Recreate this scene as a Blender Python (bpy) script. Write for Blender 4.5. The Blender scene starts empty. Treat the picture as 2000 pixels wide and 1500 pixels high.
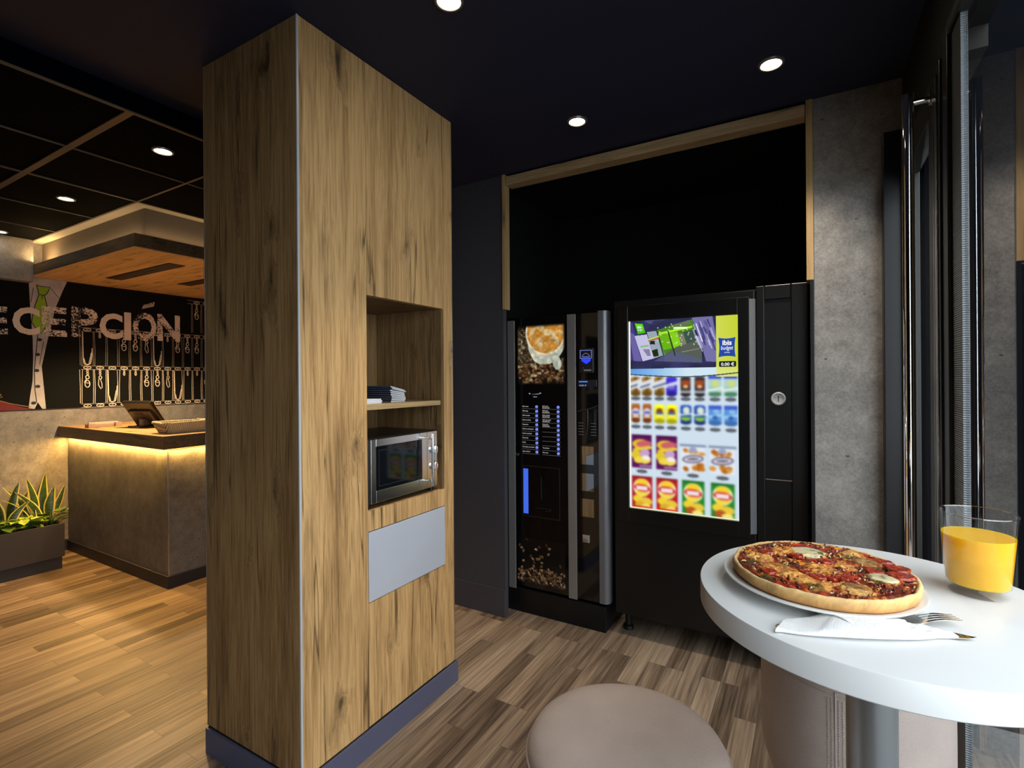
import bpy, math, random
import numpy as np
from mathutils import Vector, Matrix

random.seed(7)
rng = np.random.default_rng(7)
SC = bpy.context.scene
COL = SC.collection
PI = math.pi

# ------------------------------------------------------------------ camera
cam = bpy.data.cameras.new('camera')
cam.sensor_width = 36.0
cam.lens = 984.97 / 2000.0 * 36.0
cam.shift_x = -0.0079
cam.shift_y = -0.0049
cam.clip_start = 0.02
cam_ob = bpy.data.objects.new('camera', cam)
COL.objects.link(cam_ob)
YAW, PITCH, ROLL = 0.5248, 0.0003, 0.0072
_fw = Vector((-math.sin(YAW), math.cos(YAW), 0)); _rt = Vector((math.cos(YAW), math.sin(YAW), 0)); _up = Vector((0, 0, 1))
_f2 = _fw * math.cos(PITCH) - _up * math.sin(PITCH); _u2 = _up * math.cos(PITCH) + _fw * math.sin(PITCH)
_r3 = _rt * math.cos(ROLL) - _u2 * math.sin(ROLL); _u3 = _u2 * math.cos(ROLL) + _rt * math.sin(ROLL)
M = Matrix.Identity(4)
for i in range(3):
    M[i][0], M[i][1], M[i][2] = _r3[i], _u3[i], -_f2[i]
M[0][3], M[1][3], M[2][3] = .035, -.0093, 1.4143
cam_ob.matrix_world = M
SC.camera = cam_ob

# ------------------------------------------------------------------ world, daylight, exposure
SC.view_settings.view_transform = 'Standard'
SC.view_settings.look = 'None'
SC.view_settings.exposure = 0.0
SC.view_settings.gamma = 1.0
SC.view_settings.use_curve_mapping = False
SC.cycles.use_denoising = True
SC.cycles.max_bounces = 8
SC.cycles.sample_clamp_indirect = 6.0
SC.cycles.caustics_reflective = False
SC.cycles.caustics_refractive = False
world = bpy.data.worlds.new('world'); SC.world = world
world.use_nodes = True
bg = world.node_tree.nodes['Background']
bg.inputs[0].default_value = (0.97, 0.985, 1.0, 1)
bg.inputs[1].default_value = 6.6

def area(name, loc, rot, sx, sy, power, col, spread=PI):
    l = bpy.data.lights.new(name, 'AREA'); l.shape = 'RECTANGLE'; l.size = sx; l.size_y = sy
    l.energy = power; l.color = col; l.spread = spread
    o = bpy.data.objects.new(name, l); COL.objects.link(o); o.location = loc; o.rotation_euler = rot
    return o
# daylight enters only through the glass front: this portal guides the sky light through it
pt = area('glass_front_portal', (.50, .75, 1.18), (0, PI/2, 0), 2.34, 3.5, 1, (1, 1, 1)); pt.data.cycles.is_portal = True

# ------------------------------------------------------------------ helpers
def lin(c): return c/12.92 if c <= 0.04045 else ((c+0.055)/1.055)**2.4
def S(r, g, b, a=1.0): return (lin(r/255), lin(g/255), lin(b/255), a)
ORG = {}
class MB:
    def __init__(s): s.v = []; s.f = []; s.m = []
    def add(s, vs, fs, mi=0):
        n = len(s.v); s.v += [tuple(v) for v in vs]
        for f in fs: s.f.append(tuple(i+n for i in f)); s.m.append(mi)
        return s
    def box(s, x0, x1, y0, y1, z0, z1, mi=0):
        vs = [(x, y, z) for z in (z0, z1) for y in (y0, y1) for x in (x0, x1)]
        return s.add(vs, [(0,2,3,1), (4,5,7,6), (0,1,5,4), (2,6,7,3), (0,4,6,2), (1,3,7,5)], mi)
    def obox(s, c, size, R, mi=0):
        vs = []
        for z in (-.5, .5):
            for y in (-.5, .5):
                for x in (-.5, .5):
                    vs.append(Vector(c) + R @ Vector((x*size[0], y*size[1], z*size[2])))
        return s.add(vs, [(0,2,3,1), (4,5,7,6), (0,1,5,4), (2,6,7,3), (0,4,6,2), (1,3,7,5)], mi)
    def lathe(s, prof, c=(0,0,0), n=48, mi=0, axis='z', cap0=True, cap1=True):
        vs = []; fs = []; k = len(prof)
        for i in range(n):
            a = 2*PI*i/n
            for r, z in prof:
                p = (r*math.cos(a), r*math.sin(a), z)
                if axis == 'y': p = (p[0], p[2], p[1])
                elif axis == 'x': p = (p[2], p[0], p[1])
                vs.append((c[0]+p[0], c[1]+p[1], c[2]+p[2]))
        flip = axis == 'y'
        for i in range(n):
            j = (i+1) % n
            for q in range(k-1):
                f = (i*k+q, j*k+q, j*k+q+1, i*k+q+1)
                fs.append(f[::-1] if flip else f)
        if cap0 and prof[0][0] > 1e-6:
            f = tuple(i*k for i in range(n)); fs.append(f if flip else f[::-1])
        if cap1 and prof[-1][0] > 1e-6:
            f = tuple(i*k+k-1 for i in range(n)); fs.append(f[::-1] if flip else f)
        return s.add(vs, fs, mi)
    def tube(s, pts, r, n=10, mi=0, cap=True):
        pts = [Vector(p) for p in pts]; rings = []; ref = None
        for i, p in enumerate(pts):
            d = (pts[min(i+1, len(pts)-1)] - pts[max(i-1, 0)]).normalized()
            if ref is None:
                ref = Vector((0, 0, 1)) if abs(d.z) < .9 else Vector((1, 0, 0))
            a = d.cross(ref).normalized(); b = a.cross(d).normalized(); ref = b
            rr = r[i] if isinstance(r, (list, tuple)) else r
            rings.append([p + a*(rr*math.cos(2*PI*k/n)) + b*(rr*math.sin(2*PI*k/n)) for k in range(n)])
        vs = [v for g in rings for v in g]; fs = []
        for i in range(len(pts)-1):
            for k in range(n):
                l = (k+1) % n
                fs.append((i*n+k, i*n+l, (i+1)*n+l, (i+1)*n+k))
        if cap: fs.append(tuple(range(n))[::-1]); fs.append(tuple((len(pts)-1)*n+k for k in range(n)))
        return s.add(vs, fs, mi)
    def prism(s, poly, z0, z1, fn, mi=0):
        # poly in 2D; fn(u, v, w) -> xyz
        n = len(poly)
        vs = [fn(u, v, z0) for u, v in poly] + [fn(u, v, z1) for u, v in poly]
        fs = [tuple(range(n))[::-1], tuple(range(n, 2*n))]
        for i in range(n):
            j = (i+1) % n; fs.append((i, j, n+j, n+i))
        return s.add(vs, fs, mi)
    def flat(s, poly, fn, mi=0):
        return s.add([fn(u, v) for u, v in poly], [tuple(range(len(poly)))], mi)
    def strip(s, pts, w, fn, mi=0):
        # a flat ribbon of width w along a 2D line
        P = [Vector(p) for p in pts]; vs = []
        for i, p in enumerate(P):
            d = P[min(i+1, len(P)-1)] - P[max(i-1, 0)]
            n = Vector((-d.y, d.x)); n = n.normalized()*w*.5 if n.length > 0 else Vector((0, w*.5))
            vs += [fn(p.x+n.x, p.y+n.y), fn(p.x-n.x, p.y-n.y)]
        return s.add(vs, [(2*i, 2*i+1, 2*i+3, 2*i+2) for i in range(len(P)-1)], mi)

def mk(name, mb, mats, parent=None, loc=None, smooth=False, bevel=0, seg=2, ang=35, sub=0):
    me = bpy.data.meshes.new(name)
    org = Vector(ORG[parent.name]) if parent else Vector(loc or (0, 0, 0))
    me.from_pydata([tuple(Vector(v)-org) for v in mb.v], [], mb.f)
    for m in (mats if isinstance(mats, (list, tuple)) else [mats]): me.materials.append(m)
    me.polygons.foreach_set('material_index', mb.m)
    if smooth:
        me.polygons.foreach_set('use_smooth', [True]*len(me.polygons))
        me.update()
        if ang: me.set_sharp_from_angle(angle=math.radians(ang))
    me.update()
    o = bpy.data.objects.new(name, me); COL.objects.link(o)
    if parent: o.parent = parent
    else: o.location = org
    ORG[o.name] = tuple(org)
    if bevel:
        b = o.modifiers.new('bevel', 'BEVEL'); b.width = bevel; b.segments = seg; b.limit_method = 'ANGLE'; b.angle_limit = math.radians(40)
    if sub:
        m = o.modifiers.new('sub', 'SUBSURF'); m.levels = sub; m.render_levels = sub
    return o
def tag(o, label, cat, group=None, kind=None):
    o['label'] = label; o['category'] = cat
    if group: o['group'] = group
    if kind: o['kind'] = kind
    return o
def thing(name, label, cat, loc, group=None):
    o = bpy.data.objects.new(name, None); COL.objects.link(o); o.location = loc; o.empty_display_size = .05
    ORG[o.name] = tuple(loc)
    return tag(o, label, cat, group)
def struct(name, mb, mats, label=None, cat=None, **k):
    o = mk(name, mb, mats, **k); o['kind'] = 'structure'
    if label: o['label'] = label; o['category'] = cat
    return o
def dup(root, loc, rotz=0, label=None):
    kids = {}
    for o in bpy.data.objects:
        if o.parent: kids.setdefault(o.parent.name, []).append(o)
    def cp(o, par):
        c = o.copy(); COL.objects.link(c)
        if par: c.parent = par
        for ch in kids.get(o.name, []): cp(ch, c)
        return c
    r = cp(root, None); r.location = loc; r.rotation_euler = (0, 0, rotz); ORG[r.name] = tuple(loc)
    if label: r['label'] = label
    return r

_tc = {}
def text2d(s, bold=0.0, shear=0.0):
    k = (s, bold, shear)
    if k not in _tc:
        cu = bpy.data.curves.new('txt', 'FONT'); cu.body = s; cu.offset = bold; cu.shear = shear; cu.resolution_u = 3
        o = bpy.data.objects.new('txt', cu); COL.objects.link(o)
        bpy.context.view_layer.update()
        ev = o.evaluated_get(bpy.context.evaluated_depsgraph_get()); me = ev.to_mesh()
        vs = [(v.co.x, v.co.y) for v in me.vertices]; fs = [tuple(p.vertices) for p in me.polygons]
        ev.to_mesh_clear(); bpy.data.objects.remove(o); bpy.data.curves.remove(cu)
        x0 = min(v[0] for v in vs); x1 = max(v[0] for v in vs); y0 = min(v[1] for v in vs); y1 = max(v[1] for v in vs)
        _tc[k] = ([((x-x0)/(x1-x0), (y-y0)/(y1-y0)) for x, y in vs], fs, (x1-x0)/(y1-y0), (x1-x0, y0, y1))
    return _tc[k]
def add_text(mb, s, fn, u0, u1, v0, v1=None, bold=0.0, shear=0.0, mi=0, em=0):
    vs, fs, asp, dim = text2d(s, bold, shear)
    if em: u1 = u0+dim[0]*em; v1 = v0+dim[2]*em; v0 = v0+dim[1]*em
    if v1 is None: v1 = v0 + (u1-u0)/asp
    if u1 is None: u1 = u0 + (v1-v0)*asp
    mb.add([fn(u0+(u1-u0)*x, v0+(v1-v0)*y) for x, y in vs], fs, mi)

# ------------------------------------------------------------------ materials
class NT:
    def __init__(s, name):
        s.m = bpy.data.materials.new(name); s.m.use_nodes = True; s.t = s.m.node_tree; s.t.nodes.clear()
        s.out = s.n('ShaderNodeOutputMaterial')
    def n(s, typ, ins=None, **kw):
        nd = s.t.nodes.new(typ)
        for k, v in kw.items(): setattr(nd, k, v)
        for k, v in (ins or {}).items():
            if hasattr(v, 'links') or isinstance(v, bpy.types.NodeSocket): s.t.links.new(v, nd.inputs[k])
            else: nd.inputs[k].default_value = v
        return nd
    def math(s, op, a, b=0.0, clamp=False):
        nd = s.t.nodes.new('ShaderNodeMath'); nd.operation = op; nd.use_clamp = clamp
        for i, v in enumerate((a, b)):
            if isinstance(v, bpy.types.NodeSocket): s.t.links.new(v, nd.inputs[i])
            else: nd.inputs[i].default_value = v
        return nd.outputs[0]
    def ramp(s, fac, stops, interp='LINEAR'):
        nd = s.t.nodes.new('ShaderNodeValToRGB'); cr = nd.color_ramp; cr.interpolation = interp
        while len(cr.elements) < len(stops): cr.elements.new(.5)
        for e, (p, c) in zip(cr.elements, stops):
            e.position = p; e.color = c if isinstance(c, (tuple, list)) and len(c) == 4 else ((c, c, c, 1) if not isinstance(c, (tuple, list)) else (*c, 1))
        s.t.links.new(fac, nd.inputs[0]); return nd.outputs[0]
    def mix(s, fac, a, b, blend='MIX'):
        nd = s.t.nodes.new('ShaderNodeMix'); nd.data_type = 'RGBA'; nd.blend_type = blend; nd.clamp_factor = True
        for i, v in ((0, fac), (6, a), (7, b)):
            if isinstance(v, bpy.types.NodeSocket): s.t.links.new(v, nd.inputs[i])
            else: nd.inputs[i].default_value = v
        return nd.outputs[2]
    def coord(s, scale=(1,1,1), rand=False, loc=(0,0,0)):
        v = s.n('ShaderNodeTexCoord').outputs['Object']
        if rand:
            r = s.n('ShaderNodeObjectInfo').outputs['Random']
            v = s.n('ShaderNodeVectorMath', {0: v, 1: s.n('ShaderNodeVectorMath', {0: (17.3, 9.1, 23.7), 'Scale': r}, operation='SCALE').outputs[0]}, operation='ADD').outputs[0]
        mp = s.n('ShaderNodeMapping', {'Vector': v, 'Scale': scale, 'Location': loc})
        return mp.outputs[0]
    def noise(s, vec, scale=1, detail=2, rough=.5, dist=0.0):
        return s.n('ShaderNodeTexNoise', {'Vector': vec, 'Scale': scale, 'Detail': detail, 'Roughness': rough, 'Distortion': dist}).outputs[0]
    def bump(s, h, strength=.2, dist=.01):
        return s.n('ShaderNodeBump', {'Height': h, 'Strength': strength, 'Distance': dist}).outputs[0]
    def bsdf(s, **k):
        nd = s.n('ShaderNodeBsdfPrincipled')
        for kk, v in k.items():
            kk = kk.replace('_', ' ')
            if isinstance(v, bpy.types.NodeSocket): s.t.links.new(v, nd.inputs[kk])
            else: nd.inputs[kk].default_value = v
        s.t.links.new(nd.outputs[0], s.out.inputs[0]); return nd
def simple(name, col, rough=.5, metal=0.0, nz=0.0, nscale=40, bump=0.0, bscale=200, emit=None, estr=0, coat=0, spec=.5):
    t = NT(name); c = col
    if nz:
        c = t.mix(t.ramp(t.noise(t.coord(), nscale, 3, .6), [(.3, 0.0), (.7, 1.0)]), tuple(x*(1-nz) for x in col[:3])+(1,), tuple(min(1, x*(1+nz)) for x in col[:3])+(1,))
    k = dict(Base_Color=c, Roughness=rough, Metallic=metal, Coat_Weight=coat, Specular_IOR_Level=spec)
    if bump: k['Normal'] = t.bump(t.noise(t.coord(), bscale, 2, .5), bump, .002)
    if emit: k['Emission_Color'] = emit; k['Emission_Strength'] = estr
    t.bsdf(**k); return t.m

def oak(name, light=(0.63,.385,.165,1), mid=(.44,.252,.100,1), dark=(.075,.047,.022,1), horiz=False):
    t = NT(name)
    sc = (1, 1, 1)
    P = t.coord(sc, True)
    long_ = (.16, 1, 1) if horiz == 'x' else ((1, .16, 1) if horiz == 'y' else (1, 1, .16))
    kn_s = (.5, 1, 1) if horiz == 'x' else ((1, .5, 1) if horiz == 'y' else (1, 1, .5))
    def sv(a, k): return t.n('ShaderNodeMapping', {'Vector': P, 'Scale': tuple(x*k for x in a)}).outputs[0]
    # knots: distorted cells
    wob = t.n('ShaderNodeVectorMath', {0: t.n('ShaderNodeTexNoise', {'Vector': sv(kn_s, 9), 'Scale': 1.0, 'Detail': 4.0}).outputs['Color'], 1: (.5, .5, .5)}, operation='SUBTRACT').outputs[0]
    wob = t.n('ShaderNodeVectorMath', {0: wob, 'Scale': .60}, operation='SCALE').outputs[0]
    q = t.n('ShaderNodeSeparateXYZ', {0: sv((1, 1, 1), 3.6)}).outputs
    lng = {'x': 0, 'y': 1}.get(horiz, 2); ot = [i for i in range(3) if i != lng]
    kc = t.n('ShaderNodeCombineXYZ', {0: t.math('ADD', q[ot[0]], q[ot[1]]), 1: t.math('MULTIPLY', q[lng], .40), 2: 0.0}).outputs[0]
    kv = t.n('ShaderNodeVectorMath', {0: kc, 1: wob}, operation='ADD').outputs[0]
    vn = t.n('ShaderNodeTexVoronoi', {'Vector': kv, 'Scale': 1.0, 'Randomness': 1.0}, voronoi_dimensions='2D')
    pick = t.n('ShaderNodeSeparateColor', {0: vn.outputs['Color']}).outputs[0]
    vor = t.math('ADD', vn.outputs['Distance'], t.math('ADD', t.math('MULTIPLY', pick, .125), t.math('MULTIPLY', t.noise(sv((1, 1, 1), 60), 1, 3, .7), .05)))
    knot = t.ramp(vor, [(0.06, 1.0), (.25, 0.0)], 'EASE'); core = t.ramp(vor, [(0.055, 1.0), (.125, 0.0)], 'EASE')
    # grain bent around the knots
    gdir = (.035, 1, 1) if horiz == 'x' else ((1, .035, 1) if horiz == 'y' else (1, 1, .035))
    gv = t.n('ShaderNodeVectorMath', {0: sv(gdir, 1), 1: t.n('ShaderNodeVectorMath', {0: (.030, .030, .010), 'Scale': knot}, operation='SCALE').outputs[0]}, operation='ADD').outputs[0]
    warp = t.n('ShaderNodeVectorMath', {0: gv, 1: t.n('ShaderNodeVectorMath', {0: t.n('ShaderNodeTexNoise', {'Vector': sv(long_, 5), 'Scale': 1.0}).outputs['Color'], 'Scale': .035}, operation='SCALE').outputs[0]}, operation='ADD').outputs[0]
    fine = t.noise(warp, 150, 4, .65); med = t.noise(warp, 38, 3, .55)
    big = t.noise(sv(long_, 5.5), 1, 3, .6)
    f = t.math('ADD', t.math('MULTIPLY', fine, .46), t.math('ADD', t.math('MULTIPLY', med, .24), t.math('MULTIPLY', big, .30)))
    c = t.ramp(f, [(.36, tuple(x*.55 for x in mid[:3])+(1,)), (.45, mid), (.55, light), (.68, tuple(min(1, x*1.13) for x in light[:3])+(1,))])
    # smoky stains
    st = t.ramp(t.noise(sv(long_, 9), 1, 4, .7, .6), [(.56, 0.0), (.76, 1.0)])
    c = t.mix(t.math('MULTIPLY', st, .50), c, tuple(x*1.25 for x in dark[:3])+(1,))
    c = t.mix(t.math('MULTIPLY', knot, .50), c, tuple(x*1.15 for x in dark[:3])+(1,))
    c = t.mix(t.math('MULTIPLY', core, .75), c, tuple(x*.45 for x in dark[:3])+(1,))
    # thin open cracks
    crs = (.035, 1, 1) if horiz == 'x' else ((1, .035, 1) if horiz == 'y' else (1, 1, .035))
    cr = t.noise(sv(crs, 13), 1, 3, .55, .3)
    line = t.ramp(t.math('ABSOLUTE', t.math('SUBTRACT', cr, .5)), [(0.0, 1.0), (.018, 0.0)])
    msk = t.ramp(t.noise(sv(long_, 14), 1, 2, .5), [(.50, 0.0), (.58, 1.0)])
    crack = t.math('MULTIPLY', line, msk)
    c = t.mix(t.math('MULTIPLY', crack, .8), c, tuple(x*.4 for x in dark[:3])+(1,))
    h = t.math('SUBTRACT', fine, t.math('MULTIPLY', crack, 1.2))
    t.bsdf(Base_Color=c, Roughness=.52, Normal=t.bump(h, .22, .002), Specular_IOR_Level=.35)
    return t.m

def concrete(name, base=(.150,.138,.125,1)):
    t = NT(name); P = t.coord()
    a = t.noise(P, 2.2, 5, .62, .3); b = t.noise(P, 14, 5, .7); c_ = t.noise(P, 120, 3, .7)
    f = t.math('ADD', t.math('MULTIPLY', a, .40), t.math('ADD', t.math('MULTIPLY', b, .32), t.math('MULTIPLY', c_, .28)))
    lo = tuple(x*.50 for x in base[:3])+(1,); hi = tuple(x*1.55 for x in base[:3])+(1,)
    c = t.ramp(f, [(.36, lo), (.5, base), (.63, hi)])
    wv = t.n('ShaderNodeMapping', {'Vector': P, 'Scale': (1, 1, 1.9)}).outputs[0]
    v = t.n('ShaderNodeTexVoronoi', {'Vector': wv, 'Scale': 11.0}).outputs['Distance']
    pit = t.math('MULTIPLY', t.ramp(v, [(.06, 1.0), (.10, 0.0)]), t.ramp(t.noise(P, 3.1, 2), [(.46, 0.0), (.54, 1.0)]))
    c = t.mix(t.math('MULTIPLY', pit, .85), c, tuple(x*.14 for x in base[:3])+(1,))
    t.bsdf(Base_Color=c, Roughness=.62, Normal=t.bump(t.math('SUBTRACT', c_, pit), .12, .003), Specular_IOR_Level=.3)
    return t.m

def floor_mat():
    t = NT('laminate_planks'); v = t.n('ShaderNodeTexCoord').outputs['Object']
    sp = t.n('ShaderNodeSeparateXYZ', {0: v}); cv = t.n('ShaderNodeCombineXYZ', {0: sp.outputs[1], 1: sp.outputs[0], 2: 0.0}).outputs[0]
    br = t.n('ShaderNodeTexBrick', {'Vector': cv, 'Color1': (0, 0, 0, 1), 'Color2': (1, 1, 1, 1), 'Mortar': (.5, .5, .5, 1), 'Scale': 1.0, 'Mortar Size': .0011, 'Mortar Smooth': .1, 'Brick Width': .62, 'Row Height': .085}, offset=.37, offset_frequency=3, squash=1.0)
    tone = br.outputs['Color']; gap = br.outputs['Fac']
    off = t.n('ShaderNodeVectorMath', {0: (3.1, 7.7, 1.3), 'Scale': t.math('MULTIPLY', tone, 9.0)}, operation='SCALE').outputs[0]
    pv = t.n('ShaderNodeVectorMath', {0: v, 1: off}, operation='ADD').outputs[0]
    g1 = t.noise(t.n('ShaderNodeMapping', {'Vector': pv, 'Scale': (75, 2.6, 1)}).outputs[0], 1, 4, .6, .35)
    g2 = t.noise(t.n('ShaderNodeMapping', {'Vector': pv, 'Scale': (17, 1.0, 1)}).outputs[0], 1, 3, .6, .8)
    f = t.math('ADD', t.math('MULTIPLY', g1, .42), t.math('ADD', t.math('MULTIPLY', g2, .38), t.math('MULTIPLY', tone, .20)))
    c = t.ramp(f, [(.33, (.050, .033, .022, 1)), (.44, (.130, .090, .060, 1)), (.54, (.235, .170, .116, 1)), (.67, (.37, .28, .195, 1))])
    c = t.mix(t.math('MULTIPLY', gap, .7), c, (.04, .03, .022, 1))
    t.bsdf(Base_Color=c, Roughness=t.ramp(g1, [(.3, .5), (.7, .40)]), Normal=t.bump(t.math('SUBTRACT', g1, t.math('MULTIPLY', gap, 1.5)), .12, .002), Specular_IOR_Level=.4)
    return t.m

def leather(name, col):
    t = NT(name); P = t.coord()
    v = t.n('ShaderNodeTexVoronoi', {'Vector': P, 'Scale': 420.0}, feature='DISTANCE_TO_EDGE').outputs['Distance']
    h = t.math('ADD', t.ramp(v, [(0, 0.0), (.25, 1.0)]), t.math('MULTIPLY', t.noise(P, 130, 3), 1.1))
    c = t.mix(t.ramp(t.noise(P, 9, 3), [(.3, 0.0), (.7, 1.0)]), tuple(x*.92 for x in col[:3])+(1,), tuple(x*1.06 for x in col[:3])+(1,))
    t.bsdf(Base_Color=c, Roughness=.42, Normal=t.bump(h, .35, .0012), Specular_IOR_Level=.5)
    return t.m

def glass_sheet(name, ior=1.9, tint=(.93, .96, .97, 1)):
    t = NT(name)
    fr = t.n('ShaderNodeFresnel', {'IOR': ior}).outputs[0]
    bf = t.n('ShaderNodeNewGeometry').outputs['Backfacing']
    fr = t.math('MULTIPLY', fr, t.math('SUBTRACT', 1.0, bf))
    tr = t.n('ShaderNodeBsdfTransparent', {'Color': tint}).outputs[0]
    gl = t.n('ShaderNodeBsdfGlossy', {'Color': (1, 1, 1, 1), 'Roughness': 0.0}).outputs[0]
    mx = t.n('ShaderNodeMixShader', {0: fr, 1: tr, 2: gl}).outputs[0]
    t.t.links.new(mx, t.out.inputs[0]); return t.m

def emis(name, col, st):
    t = NT(name)
    e = t.n('ShaderNodeEmission', {'Color': col, 'Strength': st}).outputs[0]
    t.t.links.new(e, t.out.inputs[0]); return t.m
def attr_emis(name, st, rough=.2, base=.004):
    # a lit display: the picture is stored per vertex
    t = NT(name)
    a = t.n('ShaderNodeVertexColor', layer_name='picture').outputs[0]
    t.bsdf(Base_Color=(base, base, base, 1), Roughness=rough, Emission_Color=a, Emission_Strength=st)
    return t.m
def attr_print(name, rough=.5, bump=0):
    t = NT(name)
    a = t.n('ShaderNodeVertexColor', layer_name='picture').outputs[0]
    k = dict(Base_Color=a, Roughness=rough)
    if bump: k['Normal'] = t.bump(t.noise(t.coord(), 900, 3, .6), bump, .001)
    t.bsdf(**k); return t.m
def grunge(name, col, cover=.5, scale=60):
    t = NT(name); P = t.coord()
    f = t.math('ADD', t.math('MULTIPLY', t.noise(P, scale, 4, .7), .6), t.math('MULTIPLY', t.noise(P, scale*.12, 3, .6), .4))
    a = t.ramp(f, [(cover-.015, 0.0), (cover+.015, 1.0)])
    d = t.n('ShaderNodeBsdfDiffuse', {'Color': col}).outputs[0]
    tr = t.n('ShaderNodeBsdfTransparent').outputs[0]
    mx = t.n('ShaderNodeMixShader', {0: a, 1: tr, 2: d}).outputs[0]
    t.t.links.new(mx, t.out.inputs[0]); return t.m

# small painter for the pictures on the displays
def vnoise(h, w, fy, fx, seed):
    r = np.random.default_rng(seed); g = r.random((fy+2, fx+2))
    y = np.linspace(0, fy, h)[:, None]; x = np.linspace(0, fx, w)[None, :]
    yi = y.astype(int); xi = x.astype(int); ty = y-yi; tx = x-xi; ty = ty*ty*(3-2*ty); tx = tx*tx*(3-2*tx)
    return (g[yi, xi]*(1-ty)*(1-tx)+g[yi+1, xi]*ty*(1-tx)+g[yi, xi+1]*(1-ty)*tx+g[yi+1, xi+1]*ty*tx)
class Pic:
    def __init__(s, w, h, bg):
        s.w, s.h = w, h; s.a = np.zeros((h, w, 3)); s.a[:] = np.array(bg)/255.
        s.U, s.V = np.meshgrid((np.arange(w)+.5)/w, (np.arange(h)+.5)/h)
    def put(s, m, c):
        m = np.clip(m, 0, 1)[..., None]; s.a = s.a*(1-m)+np.array(c)/255.*m
    def rect(s, u0, u1, v0, v1, c, al=1): s.put(((s.U >= u0) & (s.U < u1) & (s.V >= v0) & (s.V < v1))*al, c)
    def ell(s, u, v, ru, rv, c, al=1, ang=0):
        du = (s.U-u)*s.w; dv = (s.V-v)*s.h; ca, sa = math.cos(ang), math.sin(ang)
        x = (du*ca+dv*sa)/(ru*s.w); y = (-du*sa+dv*ca)/(rv*s.h)
        s.put((x*x+y*y < 1)*al, c)
    def inside(s, P):
        m = np.zeros((s.h, s.w), bool); n = len(P)
        for i in range(n):
            x0, y0 = P[i]; x1, y1 = P[(i+1) % n]
            if y0 == y1: continue
            c = ((y0 > s.V) != (y1 > s.V)) & (s.U < (x1-x0)*(s.V-y0)/(y1-y0)+x0); m ^= c
        return m
    def poly(s, P, c, al=1): s.put(s.inside(P)*al, c)
    def line(s, u0, v0, u1, v1, wd, c, al=1):
        du, dv = (u1-u0)*s.w, (v1-v0)*s.h; L = du*du+dv*dv+1e-9
        px, py = (s.U-u0)*s.w, (s.V-v0)*s.h
        t = np.clip((px*du+py*dv)/L, 0, 1); d = np.hypot(px-t*du, py-t*dv)
        s.put(np.clip(wd-d+.5, 0, 1)*al, c)
    def blur(s, sig, v0=0, v1=1):
        r = int(3*sig)+1; k = np.exp(-.5*(np.arange(-r, r+1)/sig)**2); k /= k.sum()
        i0, i1 = int(v0*s.h), int(v1*s.h); a = s.a[i0:i1]
        for ax in (0, 1):
            p = np.pad(a, [(r, r) if q == ax else (0, 0) for q in range(3)], 'edge')
            a = sum(k[j]*(p[j:j+a.shape[0]] if ax == 0 else p[:, j:j+a.shape[1]]) for j in range(2*r+1))
        s.a[i0:i1] = a
    def mesh(s, name, fn, mat, parent):
        # one vertex per pixel on a regular sheet
        w, h = s.w, s.h
        vs = [fn((i+.0)/(w-1), 1-(j+.0)/(h-1)) for j in range(h) for i in range(w)]
        fs = [(j*w+i, (j+1)*w+i, (j+1)*w+i+1, j*w+i+1) for j in range(h-1) for i in range(w-1)]
        mb = MB(); mb.v = vs; mb.f = fs; mb.m = [0]*len(fs)
        o = mk(name, mb, mat, parent)
        paint(o, s.a.reshape(-1, 3)); return o
def paint(o, rgb):
    c = np.clip(np.asarray(rgb), 0, 1); l = np.where(c <= .04045, c/12.92, ((c+.055)/1.055)**2.4)
    at = o.data.color_attributes.new('picture', 'FLOAT_COLOR', 'POINT')
    at.data.foreach_set('color', np.concatenate([l, np.ones((len(l), 1))], 1).astype(np.float32).ravel())

# ------------------------------------------------------------------ shared materials
OAK = oak('oak_board'); OAKX = oak('oak_board_lying', horiz='y')
OAKDARK = oak('smoked_oak', (.20,.125,.060,1), (.125,.078,.038,1), (.035,.024,.013,1), horiz='x')
OAKWARM = oak('canopy_oak', (.78,.55,.30,1), (.64,.43,.22,1), (.22,.14,.07,1), horiz='x')
CONC = concrete('concrete_panel', (.235,.220,.205,1)); CONCD = concrete('concrete_desk', (.160,.148,.135,1))
NAVY = simple('navy_ceiling_paint', (.0085, .0125, .038, 1), .7)
TILE = NT('black_acoustic_tile')
_p = TILE.coord()
TILE.bsdf(Base_Color=TILE.ramp(TILE.noise(_p, 130, 4, .75), [(.50, (.0016, .0016, .0016, 1)), (.64, (.007, .006, .005, 1)), (.76, (.08, .065, .045, 1))]), Roughness=.9, Specular_IOR_Level=.04, Normal=TILE.bump(TILE.noise(_p, 110, 4, .7), .5, .004)); TILE = TILE.m
GRID = simple('ceiling_grid_metal', (.11, .085, .062, 1), .45, .3)
GREYW = simple('charcoal_wall', (.044, .042, .050, 1), .62, nz=.06, spec=.3)
BLACKW = simple('black_alcove_paint', (.0022, .0022, .0025, 1), .85, spec=.2)
CREAM = simple('cream_plaster', (.62, .56, .46, 1), .8, nz=.04, nscale=8)
ALU = simple('brushed_aluminium', (.62, .62, .64, 1), .34, 1.0)
CHROME = simple('polished_steel', (.86, .86, .87, 1), .055, 1.0)
STEEL = simple('brushed_steel', (.60, .61, .60, 1), .20, 1.0)
BLACKP = simple('black_plastic', (.0065, .0065, .007, 1), .38, spec=.35)
BLACKG = simple('black_gloss_panel', (.003, .003, .0034, 1), .07)
PLINTH = simple('blue_grey_plinth', (.085, .090, .150, 1), .45)
DPLINTH = simple('dark_plinth', (.018, .020, .030, 1), .5)
GLASS = glass_sheet('window_glass', 3.2, (.90, .94, .96, 1))
FRAME = simple('bronze_frame', (.010, .0095, .008, 1), .35, .1)

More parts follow.
